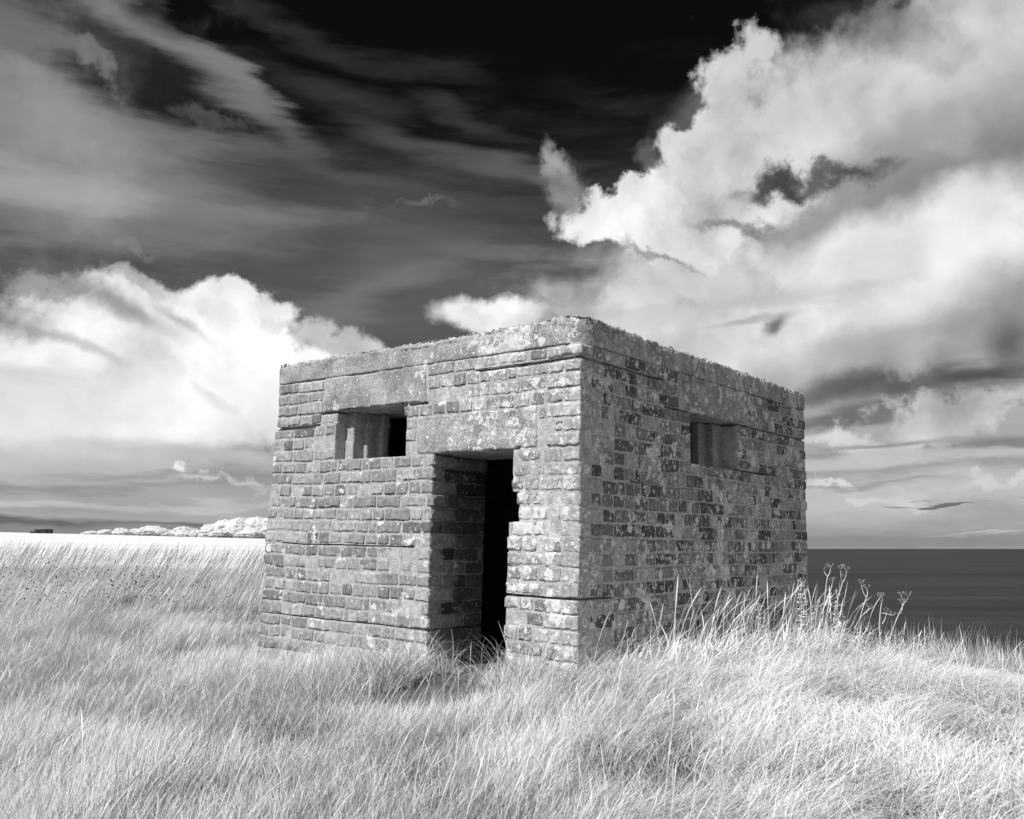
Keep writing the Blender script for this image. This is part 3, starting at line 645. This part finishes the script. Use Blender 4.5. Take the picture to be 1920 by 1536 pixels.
# inside: earth floor, blast wall facing the doorway
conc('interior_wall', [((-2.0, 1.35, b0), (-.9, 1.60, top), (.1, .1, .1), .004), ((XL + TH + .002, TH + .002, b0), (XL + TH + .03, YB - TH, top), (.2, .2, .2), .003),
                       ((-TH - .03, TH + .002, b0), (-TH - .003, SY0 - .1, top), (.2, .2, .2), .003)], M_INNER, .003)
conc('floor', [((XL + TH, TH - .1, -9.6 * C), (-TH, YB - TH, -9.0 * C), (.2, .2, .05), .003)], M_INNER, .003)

# ------------------------------------------------------------------ grass
def grass_material(name, lo, hi, trans=.22):
    m = bpy.data.materials.new(name); m.use_nodes = True; n = NT(m.node_tree); m.node_tree.nodes.clear()
    tone = n.n('ShaderNodeAttribute', _attribute_name='tone').outputs['Fac']
    v = n.mr(tone, 0., 1., lo, hi, smooth=False)
    c = n.n('ShaderNodeCombineColor', Red=v, Green=v, Blue=v).outputs[0]
    d = n.n('ShaderNodeBsdfDiffuse', Color=c); t = n.n('ShaderNodeBsdfTranslucent', Color=c)
    g = n.n('ShaderNodeBsdfGlossy', Roughness=.45); g.inputs['Color'].default_value = (.5, .5, .5, 1)
    x = n.n('ShaderNodeMixShader', Fac=trans); n.L.new(d.outputs[0], x.inputs[1]); n.L.new(t.outputs[0], x.inputs[2])
    y = n.n('ShaderNodeMixShader', Fac=.05); n.L.new(x.outputs[0], y.inputs[1]); n.L.new(g.outputs[0], y.inputs[2])
    n.L.new(y.outputs[0], n.n('ShaderNodeOutputMaterial').inputs[0]); return m
M_GRASS = grass_material('sunbleached_grass', .28, .89)
M_SEED = grass_material('seed_head', .25, .7, .2)
M_DARKSEED = grass_material('dark_seed_head', .03, .09, .0)
MBi = MB.T
def local_xy(x, y, z):
    P = np.stack([x - OB[0], y - OB[1], z - (OB[2] - CAMZ)], 1) @ MBi.T
    return P[:, 0], P[:, 1]
def blades(x, y, phi, th0, bend, length, width, tone, seg=5, seed_frac=0., head=None, clampz=True, zoff=0.):
    """ribbons growing from the soil: x,y roots; phi direction of lean; th0 first angle from upright; bend total further bend"""
    N = len(x); z = soil(x, y) + zoff; pos = np.stack([x, y, z], 1)
    beta = phi + np.pi / 2 + rng.uniform(-.9, .9, N); side = np.stack([np.cos(beta), np.sin(beta), np.zeros(N)], 1)
    curl = rng.normal(0, .35, N)
    pts = [pos.copy()]
    for s in range(seg):
        t = (s + .5) / seg; th = th0 + bend * t ** 1.25; ph = phi + curl * t
        st = np.stack([np.sin(th) * np.cos(ph), np.sin(th) * np.sin(ph), np.cos(th)], 1) * (length / seg)[:, None]
        pos = pos + st
        pts.append(pos.copy())
    V = np.empty((N, seg + 1, 2, 3), np.float32)
    for s in range(seg + 1):
        t = s / seg
        wd = width * (1 - t ** 2.2 * .88) * (.75 + .25 * min(1, t * 4))
        if head is not None:
            hd = np.where(head > 0, np.interp(t, [0, .72, .80, .90, 1], [.45, .45, 1, .9, .15]) * head, wd); wd = hd
        p = pts[s]
        V[:, s, 0] = p - side * wd[:, None] / 2; V[:, s, 1] = p + side * wd[:, None] / 2
    if clampz:
        tip = pts[-1]; g = soil(tip[:, 0], tip[:, 1], False) + .02
        lift = np.maximum(0, g - tip[:, 2])
        for s in range(1, seg + 1): V[:, s, :, 2] += (lift * (s / seg) ** 1.0)[:, None]
    V[..., 2] += CAMZ
    base = (np.arange(N) * (seg + 1) * 2)[:, None, None] + (np.arange(seg) * 2)[None, :, None] + np.array([0, 1, 3, 2])[None, None, :]
    T = np.repeat(tone, (seg + 1) * 2)
    return V.reshape(-1, 3), base.reshape(-1, 4), T
class Veg:
    def __init__(s): s.V = []; s.F = []; s.T = []; s.n = 0
    def add(s, V, F, T): s.V.append(V); s.F.append(F + s.n); s.T.append(T); s.n += len(V)
    def build(s, name, mat, parent=None): return mesh_obj(name, np.concatenate(s.V), np.concatenate(s.F), mat, parent, None, True, {'tone': np.concatenate(s.T)})
def wedge(n_, r0, r1, a0=-36, a1=36, pw=1.):
    """random roots in front of the viewpoint between two distances"""
    r = np.sqrt(rng.uniform(r0 ** 2, r1 ** 2, n_)) if pw == 1 else (r0 + (r1 - r0) * rng.random(n_) ** pw)
    a = np.radians(rng.uniform(a0, a1, n_)); return r * np.sin(a), r * np.cos(a)
def not_building(x, y, z=None, margin=.015):
    lx, ly = local_xy(x, y, soil(x, y, False) if z is None else z)
    k = np.clip((-lx - 1.2) / 1.5, 0, 1) ** 1.5 * .08
    inside = (lx > XL - k - margin) & (lx < margin) & (ly > -margin) & (ly < YB + margin)
    return ~inside
def path_mask(x, y):
    """1 on the trodden hollow before the doorway"""
    a = np.exp(-(((x + .48) / .42) ** 2 + ((y - 5.06) / .30) ** 2) ** 2)
    b_ = np.exp(-(((x + .30) / .42) ** 2 + ((y - 5.36) / .30) ** 2) ** 2)
    c_ = .0 * x
    return np.maximum(np.maximum(a, b_ * 1.0), c_)
def clump_fields(x, y):
    n1 = fbm2(x, y, .55, 3, 51); n2 = fbm2(x, y, 1.5, 3, 52); n3 = fbm2(x, y, 3.1, 3, 53); n4 = fbm2(x, y, .9, 2, 54)
    return n1, n2, n3, n4
gr = Veg()
def sow(n_, r0, r1, a0, a1, seg, wk=1.):
    x, y = wedge(n_, r0, r1, a0, a1)
    n1, n2, n3, n4 = clump_fields(x, y)
    right = 1 / (1 + np.exp(-(x - .35 - .10 * (y - 4)) / .35))            # the laid, windswept half towards the sea
    hill = np.clip((y - 7.4) / 2.5, 0, 1) * (1 - right)                    # tall grass on the rise
    pm = path_mask(x, y)
    dens = np.clip(.72 + 1.3 * n3 + .5 * n2, .05, 1) * (1 - pm)
    thin = np.exp(-((np.clip(y - 2.6, 0, 9)) / .9) ** 2) / (1 + np.exp((x - .9) / .5))     # thinner sward close by on the left
    dens = dens * (1 - .38 * thin)
    keep = (rng.random(n_) < dens) & not_building(x, y) & ~((right < .5) & (y > 19))
    x, y, n1, n2, n3, n4, right, hill, pm = [q[keep] for q in (x, y, n1, n2, n3, n4, right, hill, pm)]; N = len(x)
    phi = -.10 + 2.3 * n1 + 1.9 * n2 + .8 * n3 + rng.normal(0, 1.15, N) * (1 - .55 * right)
    stray = rng.random(N) < .16; phi = np.where(stray, rng.uniform(-np.pi, np.pi, N), phi)
    phi = phi + right * .35 * np.sin(y * 1.3 + x * .7) - (1 - right) * .05
    up = rng.random(N)
    th0 = np.abs(rng.normal(.22, .24, N)) + right * (.55 + .75 * np.clip(n4 + .35, 0, 1))
    bend = rng.uniform(.2, 1.4, N) + right * rng.uniform(.3, 1.4, N) * (1 + .6 * n4) + (up < .18) * .5
    bend = bend * (1 - .55 * hill)
    th0 = th0 + hill * (.16 + .5 * n2)
    phi = np.where(hill > .3, -.1 + .8 * n1 + .5 * n3 + rng.normal(0, .5, N), phi)
    ln = rng.uniform(.075, .205, N) * (1 - .22 * np.exp(-((y - 2.4) / 1.3) ** 2)) * (1 + .30 * n2 + .25 * n3) * (1 + .62 * right) * (1 + 1.0 * hill)
    ln = ln * 1 - .84 * np.clip((x - 2.45) / .5, 0, 1) * np.clip((y - 5.8) / 1.0, 0, 1)
    ln = ln * (1 - .5 * np.exp(-(((x + .42) / .5) ** 2 + ((y - 4.72) / .22) ** 2)))
    lx_, ly_ = local_xy(x, y, soil(x, y, False)); ln = ln * (1 - .45 * np.exp(-(np.clip(lx_, 0, 9) / .35) ** 2) * (ly_ > .3))
    near_wall = ~not_building(x, y, None, .22)
    ln = ln * np.where(near_wall & (x < 0), .8, 1) * (1 - .4 * pm)
    wd = rng.uniform(.0011, .0029, N) * (1 - .25 * np.exp(-((y - 2.4) / 1.3) ** 2)) * wk * (1 + .2 * right)
    tone = np.clip(.64 + .26 * rng.normal(0, 1, N) + .10 * right + .16 * n3 + .10 * hill - .14 * np.exp(-((np.clip(y - 2.6, 0, 9)) / .9) ** 2) / (1 + np.exp((x - .9) / .5)), .0, 1)
    gr.add(*blades(x, y, phi, th0, bend, ln, wd, tone, seg))
sow(150000, 2.1, 4.0, -54, 54, 6)
sow(158000, 4.0, 6.2, -43, 43, 5, 1.1)
sow(95000, 6.2, 9.5, -36, -8, 4, 1.4)
sow(62000, 6.2, 9.8, 14, 37, 4, 1.35)
sow(100000, 9.5, 18.5, -35, -11, 3, 2.3)
# short matted undergrowth that hides the soil
def mat_layer(n_, r0, r1, a0, a1, wk=1.):
    x, y = wedge(n_, r0, r1, a0, a1); pm = path_mask(x, y)
    k = not_building(x, y) & (rng.random(n_) > pm * 1.1); x, y = x[k], y[k]; N = len(x)
    gr.add(*blades(x, y, rng.uniform(-np.pi, np.pi, N), rng.uniform(.3, 1.2, N), rng.uniform(.3, 1.0, N), rng.uniform(.05, .13, N), rng.uniform(.002, .0042, N) * wk, rng.uniform(.0, .35, N), 3))  # low tones put extra shade between the blades into the colour
mat_layer(72000, 2.1, 4.4, -54, 54); mat_layer(70000, 4.4, 7, -43, 43, 1.3); mat_layer(22000, 7, 10, 14, 36, 1.8); mat_layer(34000, 7, 14, -36, -8, 2.2)
tag(gr.build('long_grass', M_GRASS), 'pale windswept long grass growing all round the pillbox', 'grass', kind='stuff')

# flowering stalks with feathery heads standing above the grass
sh = Veg()
def stalks(x, y, phi, th0, bend, ln, head, tone, seg=8):
    sh.add(*blades(x, y, phi, th0, bend, ln, np.full(len(x), .0016), tone, seg, head=head))
x, y = wedge(5200, 2.6, 9.5, -36, 36); k = not_building(x, y) & (path_mask(x, y) < .3) & ~((np.hypot(x, y) > 6) & (x > -1.5) & (x < 1)) & ~((y > 5.2) & (x > 2.2)); x, y = x[k], y[k]; N = len(x)
stalks(x, y, rng.normal(.1, .7, N), rng.uniform(.05, .45, N), rng.uniform(.2, 1.0, N), rng.uniform(.24, .40, N), rng.uniform(.0024, .0045, N), rng.uniform(.5, 1, N))
x, y = wedge(3800, 9, 17.5, -35, -11); N = len(x)
stalks(x, y, rng.normal(.0, .3, N), rng.uniform(.15, .5, N), rng.uniform(.2, .6, N), rng.uniform(.42, .68, N), rng.uniform(.006, .011, N), rng.uniform(.45, 1, N), 6)
# along the seaward wall
def wall_pts(n_, v0, v1, d0, d1):
    v = rng.uniform(v0, v1, n_); d = rng.uniform(d0, d1, n_)
    L = np.stack([d, v, np.zeros(n_)], 1) @ MB.T; return L[:, 0] + OB[0], L[:, 1] + OB[1]
x, y = wall_pts(190, .5, 3.5, .05, .40); N = len(x)
stalks(x, y, rng.normal(.0, .9, N), rng.uniform(.0, .25, N), rng.uniform(.1, 1.3, N), rng.uniform(.28, .60, N), rng.uniform(.004, .009, N), rng.uniform(.7, 1, N), 9)
x, y = wedge(60, 8.0, 8.8, 19, 31); N = len(x)
stalks(x, y, rng.normal(.3, .6, N), rng.uniform(.0, .4, N), rng.uniform(.1, .9, N), rng.uniform(.15, .32, N), rng.uniform(.006, .011, N), rng.uniform(.6, 1, N), 7)
tag(sh.build('seeding_grass', M_SEED), 'tall flowering grass stalks with feathery heads above the long grass', 'grass', kind='stuff')
# broad leaves against the walls and in the hollow by the doorway
bl = Veg()
x, y = wall_pts(2600, .35, 3.6, .03, .42); N = len(x)
bl.add(*blades(x, y, rng.uniform(-np.pi, np.pi, N) * .6, rng.uniform(.05, .7, N), rng.uniform(.6, 2.1, N), rng.uniform(.14, .34, N), rng.uniform(.004, .009, N), rng.uniform(.45, 1, N), 6))
x = rng.normal(-.42, .30, 4200); y = rng.normal(5.36, .17, 4200); k = not_building(x, y) & (path_mask(x, y) < .8); x, y = x[k], y[k]; N = len(x)
bl.add(*blades(x, y, rng.uniform(-np.pi, np.pi, N), rng.uniform(.1, .8, N), rng.uniform(.6, 2.0, N), rng.uniform(.12, .38, N), rng.uniform(.0016, .0045, N), rng.uniform(0, 1, N) ** 1.5, 6))
tag(bl.build('coarse_grass', M_GRASS), 'broad-bladed coarse grass rooted against the foot of the brick walls', 'grass', kind='stuff')

# ------------------------------------------------------------------ plants one can tell apart by the far corner
class Solid:
    """tubes and blobs collected into one mesh"""
    def __init__(s): s.V = []; s.F = []; s.n = 0
    def tube(s, pts, rad, k=6):
        pts = np.asarray(pts, float); m_ = len(pts); rad = np.broadcast_to(rad, m_)
        ring = []
        for i in range(m_):
            d = pts[min(i + 1, m_ - 1)] - pts[max(i - 1, 0)]; d = d / (np.linalg.norm(d) + 1e-9)
            u = np.cross(d, [.31, .95, .1]); u /= np.linalg.norm(u); v = np.cross(d, u)
            a = np.linspace(0, 2 * np.pi, k, endpoint=False)
            ring.append(pts[i] + rad[i] * (np.cos(a)[:, None] * u + np.sin(a)[:, None] * v))
        V = np.concatenate(ring); F = []
        for i in range(m_ - 1):
            for j in range(k): F.append((i * k + j, i * k + (j + 1) % k, (i + 1) * k + (j + 1) % k, (i + 1) * k + j))
        s.V.append(V); s.F.append(np.array(F) + s.n); s.n += len(V)
    def leaf(s, base, d, up, ln, wd, droop=.4):
        d = np.asarray(d, float); d /= np.linalg.norm(d); up = np.asarray(up, float); sd = np.cross(d, up); sd /= np.linalg.norm(sd) + 1e-9
        V = []
        for t, w_ in ((0, .15), (.25, .8), (.5, 1), (.75, .7), (1, .05)):
            c = np.asarray(base) + d * ln * t + np.array([0, 0, -droop * ln * t * t])
            V += [c - sd * wd * w_ / 2, c + up * wd * .12 * w_, c + sd * wd * w_ / 2]
        F = [(i * 3 + j, i * 3 + j + 1, i * 3 + j + 4, i * 3 + j + 3) for i in range(4) for j in range(2)]
        s.V.append(np.array(V)); s.F.append(np.array(F) + s.n); s.n += 15
    def blob(s, c, r, k=6):
        V = []
        for i in range(1, 4):
            a = np.pi * i / 4
            for j in range(k): b_ = 2 * np.pi * j / k; V.append((c[0] + r * np.sin(a) * np.cos(b_), c[1] + r * np.sin(a) * np.sin(b_), c[2] + r * np.cos(a) * 1.1))
        V += [(c[0], c[1], c[2] + r * 1.1), (c[0], c[1], c[2] - r * 1.1)]
        F = [(i * k + j, (i + 1) * k + j, (i + 1) * k + (j + 1) % k, i * k + (j + 1) % k) for i in range(2) for j in range(k)]
        F += [(3 * k, j, (j + 1) % k, (j + 1) % k) for j in range(0)]
        s.V.append(np.array(V)); s.F.append(np.array(F) + s.n); s.n += len(V)
    def build(s, name, mat, parent, tone=.8):
        V = np.concatenate(s.V); return mesh_obj(name, V, np.concatenate(s.F), mat, parent, None, True, {'tone': np.full(len(V), tone) + rng.normal(0, .06, len(V))})
def ground_pt(px, d):
    """spot on the soil in the bearing of a given column at distance d"""
    x = (px - 960) / FPX * d / math.cos(PITCH) * .985; return np.array([x, d, float(soil(np.array([x]), np.array([d]))[0])])
rp = random.Random(5)
def hogweed(px, d, h, lean, branches, label):
    p = ground_pt(px, d); root = empty('hogweed', (p[0], p[1], p[2] + CAMZ)); tag(root, label, 'hogweed', 'dry hogweed stalks by the far corner')
    st = Solid()
    def curve(a, b_, bow):
        a = np.array(a); b_ = np.array(b_); t = np.linspace(0, 1, 6)[:, None]; return a + (b_ - a) * t + np.array([bow, bow * .3, 0]) * np.sin(t * np.pi)
    topp = np.array([lean * h, .02, h]); st.tube(curve((0, 0, 0), topp, -.03 * np.sign(lean)), np.linspace(.0052, .0034, 6))
    tips = []
    for (f, dx, dz) in branches:
        a = topp * f; b_ = a + np.array([dx, rp.uniform(-.04, .04), dz]); st.tube(curve(a, b_, .01 * np.sign(dx)), np.linspace(.0036, .0023, 6)); tips.append(b_)
    for tp in tips:
        um = Solid()
        for q in range(6):
            an = q / 6 * 2 * math.pi + rp.random(); e = tp + np.array([math.cos(an) * .026, math.sin(an) * .026, rp.uniform(.018, .04)])
            um.tube([tp, (tp + e) / 2 + np.array([0, 0, -.002]), e], [.0016, .0013, .0011], 4)
            for r_ in range(3): um.blob(e + np.array([rp.gauss(0, .004), rp.gauss(0, .004), rp.uniform(0, .005)]), rp.uniform(.0020, .0036))
        um.build('umbel', M_SEED, root, .4)
    st.build('stem', M_SEED, root, .95)
    return root
hogweed(1532, 7.50, .60, .10, [(1, .03, .07), (1, -.02, .06), (.72, .06, .12), (.72, -.05, .05), (.5, -.06, .1)], 'tall dry hogweed stalk with forked umbels, closest to the far wall corner')
hogweed(1545, 7.55, .56, .22, [(1, -.015, .11), (1, .05, .09), (1, .02, .05), (.55, .05, .04)], 'dry hogweed stalk leaning seaward with two umbels, second from the wall corner')
hogweed(1590, 7.8, .46, .25, [(1, .02, .07), (1, -.03, .11), (.7, .06, .05)], 'short crooked hogweed stalk with a torn leaf at its fork')
hogweed(1638, 7.9, .46, .05, [(1, .012, .04), (.8, .08, -.02), (.6, .05, .10), (1, -.02, .04)], 'upright hogweed stalk with a small umbel, left one of the outer pair')
hogweed(1643, 7.95, .47, .42, [(1, .02, .05), (1, -.03, .06), (.8, .03, .09)], 'curved hogweed stalk bending away to the sea, right one of the outer pair')
def leafy(v, dd, h, label, nleaf=60, wide=.022):
    L = MB @ np.array([dd, v, 0]) + np.array([OB[0], OB[1], 0]); z = float(soil(np.array([L[0]]), np.array([L[1]]))[0])
    root = empty('leafy_weed', (L[0], L[1], z + CAMZ)); tag(root, label, 'weed', 'leafy weeds at the foot of the seaward wall')
    st, lf = Solid(), Solid()
    for s_ in range(4):
        ox, oy = rp.gauss(0, .005), rp.gauss(0, .005); hh = h * rp.uniform(.75, 1.05); lx = rp.gauss(.02, .03)
        st.tube([(ox, oy, 0), (ox + lx * .4, oy, hh * .5), (ox + lx, oy, hh)], [.0045, .0035, .0018])
        for q in range(nleaf // 4):
            t = .15 + .85 * q / (nleaf // 4); a = q * 2.4 + rp.random(); up_ = .55 + .4 * t
            lf.leaf((ox + lx * t, oy, hh * t), (math.cos(a), math.sin(a), up_), (0, 0, 1), rp.uniform(.05, .085) * (1.15 - .5 * t), wide * (1.2 - .5 * t), .5)
    st.build('stem', M_GRASS, root, .7); lf.build('leaf', M_GRASS, root, .85)
leafy(2.55, .22, .60, 'tallest bushy pale weed with dense narrow leaves against the seaward wall')
leafy(3.35, .20, .50, 'bushy weed at the far corner of the wall beside the hogweed')
leafy(1.95, .16, .38, 'low leafy weed under the seaward embrasure', 44, .026)
leafy(2.95, .12, .42, 'dim leafy weed tucked in between the tallest weed and the far corner', 40, .024)
# knapweed-like dark heads scattered on the rise and by the cliff edge: nobody could count them
kn = Veg()
def dark_heads(x, y, h0, h1, r0, r1):
    z = soil(x, y); N = len(x); h = rng.uniform(h0, h1, N); r = rng.uniform(r0, r1, N)
    o = np.array([[1, 0, 0], [0, 1, 0], [-1, 0, 0], [0, -1, 0], [0, 0, 1.3], [0, 0, -1.3]])
    V = np.stack([x, y, z + h + CAMZ], 1)[:, None, :] + o[None] * r[:, None, None]
    F = np.array([(0, 1, 4, 4), (1, 2, 4, 4), (2, 3, 4, 4), (3, 0, 4, 4), (1, 0, 5, 5), (2, 1, 5, 5), (3, 2, 5, 5), (0, 3, 5, 5)])
    # octahedra as pairs of quads
    F = np.array([(0, 1, 2, 4), (2, 3, 0, 4), (0, 3, 2, 5), (2, 1, 0, 5)])
    return V.reshape(-1, 3), (np.arange(N)[:, None, None] * 6 + F[None]).reshape(-1, 4), np.repeat(rng.uniform(0, 1, N), 6)
def patch(cx_, cy_, sx_, sy_, n_): return rng.normal(cx_, sx_, n_), rng.normal(cy_, sy_, n_)
for (cx_, cy_, sx_, sy_, n_) in ((-4.6, 9.6, .5, .7, 150), (-5.6, 10.2, .6, .9, 130), (-3.9, 9.2, .3, .4, 80), (-3.3, 9.3, .5, .5, 50), (-5.2, 8.6, .8, .4, 90)):
    kn.add(*dark_heads(*patch(cx_, cy_, sx_, sy_, n_), .22, .42, .004, .009))
for (cx_, cy_, sx_, sy_, n_) in ((2.72, 7.25, .14, .2, 130), (2.95, 7.0, .18, .2, 50)):
    kn.add(*dark_heads(*patch(cx_, cy_, sx_, sy_, n_), .10, .22, .003, .0065))
tag(kn.build('knapweed_heads', M_DARKSEED), 'dark spent knapweed heads dotted through the pale grass', 'knapweed', kind='stuff')

# ------------------------------------------------------------------ distant wood, each tree its own
def leaf_mat(name, lo, hi):
    m, n, b = principled(name, .9, .1); t = n.n('ShaderNodeAttribute', _attribute_name='tone').outputs['Fac']
    grey_to(n, n.mr(t, 0., 1., lo, hi), b.inputs['Base Color']); b.inputs['Transmission Weight'].default_value = 0; return m
M_LEAF = leaf_mat('infrared_foliage', .34, .56)
mb_, nb_, bb_ = principled('bark', .9, .1); grey_to(nb_, nb_.noise(nb_.n('ShaderNodeTexCoord').outputs['Object'], 3, 4, .6), bb_.inputs['Base Color']); M_BARK = mb_
bb_.inputs['Base Color'].default_value = (.12, .12, .12, 1)
def tree_meshes(seed, nlobes=60, nl=2600):
    """a crown of many leafy billows with loose sprays on their outlines"""
    r = np.random.default_rng(seed); nlobes = 7
    C_ = np.stack([r.normal(0, .20, nlobes), r.normal(0, .20, nlobes), r.uniform(.26, .50, nlobes)], 1); C_[0] = (0, 0, .42); RR = r.uniform(.20, .30, nlobes); RR[0] = .40
    u, v = np.meshgrid(np.linspace(0, 2 * np.pi, 61), np.linspace(.03, np.pi - .03, 33), indexing='ij')
    S = np.stack([np.sin(v) * np.cos(u), np.sin(v) * np.sin(u), np.cos(v)], -1).reshape(-1, 3); G = grid_faces(61, 33); VV = []; FF = []; n_ = 0
    for c, q in zip(C_, RR):
        Sz = S * np.array([1, 1, 1.35]); p_ = c + Sz * q; rg = 1 - np.abs(fbm(p_, 5.5, 3, seed))                  # ridged noise gives overlapping billows
        p_ = p_ + Sz * (.20 * (rg - .8) + .05 * fbm(p_, 19, 3, seed + 1))[:, None]; VV.append(p_); FF.append(G + n_); n_ += len(p_)
    i = r.integers(0, nlobes, nl); d = r.normal(0, 1, (nl, 3)); d /= np.linalg.norm(d, axis=1)[:, None]
    Pn = C_[i] + d * (RR[i] * r.uniform(.98, 1.2, nl))[:, None] * np.array([1, 1, 1.7]); Pn[:, 2] = np.maximum(Pn[:, 2], .02)
    a = r.normal(0, 1, (nl, 3)); a /= np.linalg.norm(a, axis=1)[:, None]; b_ = np.cross(a, d); b_ /= np.linalg.norm(b_, axis=1)[:, None] + 1e-6
    sz = r.uniform(.008, .018, nl)[:, None]
    LV = np.stack([Pn - a * sz, Pn - b_ * sz * .7, Pn + a * sz, Pn + b_ * sz * .7], 1).reshape(-1, 3)
    V = np.concatenate(VV + [LV]); F = np.concatenate(FF + [np.arange(nl * 4).reshape(-1, 4) + n_])
    return V, F, np.clip(.62 + .3 * fbm(V, 9, 3, seed + 3), 0, 1)
def far_xy(px, d): return (px - 960) / FPX * d / math.cos(PITCH) * .987, d
def fz(x, y): return float(field_z(np.array([x]), np.array([y]))[0])
protos = []
for sd in range(5):
    V, F, T = tree_meshes(60 + sd)
    me_o = mesh_obj('crown', V, F, M_LEAF, None, None, True, {'tone': T}); protos.append(me_o)
    tr = Solid(); tr.tube([(0, 0, -.3), (0.01, 0, .2), (.03, .01, .5)], [.035, .028, .015]); tr.tube([(0, 0, .2), (.12, .05, .5)], [.02, .01]); tr.tube([(0, 0, .2), (-.13, -.02, .48)], [.02, .01])
    to = tr.build('trunk', M_BARK, None); protos[-1] = (me_o, to)
used = [False] * 5
TREES = [  # bearing column, distance, width m, height m, label
 (178, 330, 9, 1.9, 'lowest bush at the far left tip of the distant wood'), (205, 330, 10, 2.6, 'low rounded bush, second from the left tip of the wood'),
 (232, 325, 9, 3.2, 'small round tree standing a little taller than the bushes at its sides'), (258, 325, 10, 3.1, 'flat-topped bush between a small round tree and a broad dome'),
 (290, 320, 14, 4.2, 'broad pale dome of a tree in the left part of the wood'), (322, 320, 10, 2.8, 'low bush right of the broad pale dome'),
 (348, 315, 12, 4.0, 'rounded tree left of the gap with the bright shrub'), (376, 312, 9, 3.0, 'small tree just left of the high clump'),
 (398, 300, 10, 5.0, 'tree stepping up towards the high clump'), (424, 300, 12, 6.6, 'leftmost tall tree of the high pale clump'),
 (452, 298, 14, 7.3, 'domed tall tree in the middle of the high pale clump'), (482, 296, 15, 7.6, 'tallest tree of the wood, next to the pillbox wall'), (512, 296, 15, 7.8, 'tall tree half hidden behind the pillbox wall'),
 (360, 285, 7, 1.9, 'bright low shrub in front of the gap in the wood'), (436, 280, 12, 3.6, 'lower round tree in front of the high clump'), (474, 278, 12, 3.2, 'squat pale tree in front of the tallest tree'), (408, 284, 8, 2.2, 'small shrub at the foot of the high clump'),
]
for i, (px, d, wd, ht, lab) in enumerate(TREES):
    j = i % 5; d *= .55; wd *= .55; ht *= .55; x, y = far_xy(px, d); root = empty('distant_tree', (x, y, fz(x, y) - .12 + CAMZ)); root.scale = (wd * .78, wd * .78, ht * .95); root.rotation_euler = (0, 0, i * 1.7)
    tag(root, lab, 'tree', 'pale trees of the distant wood')
    for src in protos[j]:
        o = src if not used[j] else src.copy()
        if used[j]: COL.objects.link(o)
        o.parent = root
    used[j] = True
# ------------------------------------------------------------------ dark ruin on the skyline
m, n, b = principled('tarred_wall', .9, .1)
grey_to(n, n.mr(n.noise(n.n('ShaderNodeTexCoord').outputs['Object'], 1.3, 4, .6), .3, .7, .025, .06), b.inputs['Base Color']); M_TAR = m
def plain_box(name, lo, hi, mat, parent, r=.05):
    B = Build(); B.box(lo, hi, (.5, .5, .5), r); V, N, F, T, S, M = B.arrays(); return mesh_obj(name, V, F, mat, parent, None, False)
D = 150; x, y = far_xy(84, D)
hut = empty('dark_hut', (x, y, fz(x, y) - .15 + CAMZ)); hut.rotation_euler = (0, 0, R(12)); hut.scale = (.64, .64, .64)
tag(hut, 'low dark flat-roofed hut on the skyline of the pale field', 'hut')
def wall_with_hole(x0, x1, h, hx0, hx1, hz0, hz1):
    B = Build()
    for lo, hi in (((x0, 0, -.5), (hx0, 2.6, h)), ((hx1, 0, -.5), (x1, 2.6, h)), ((hx0, 0, -.5), (hx1, 2.6, hz0)), ((hx0, 0, hz1), (hx1, 2.6, h)), ((hx0, .6, hz0), (hx1, 2.6, hz1))): B.box(lo, hi, (.5, .5, .5), .02)
    V, N, F, T, S, M = B.arrays(); return V, F
V, F = wall_with_hole(-1.6, .5, 1.12, -.75, -.25, .45, .8); mesh_obj('wall', V, F, M_TAR, hut, None, False)
V, F = wall_with_hole(.5, 2.1, 1.18, 1.1, 1.7, .4, .75); mesh_obj('wall', V, F, M_TAR, hut, None, False)
V, F = wall_with_hole(-2.7, -1.6, .72, -2.4, -2.05, .35, .6); a_ = mesh_obj('annex', V, F, M_TAR, hut, None, False)
plain_box('roof', (-1.7, -.1, 1.121), (.52, 2.7, 1.25), M_TAR, hut); plain_box('roof', (.54, -.1, 1.181), (2.2, 2.7, 1.32), M_TAR, hut)
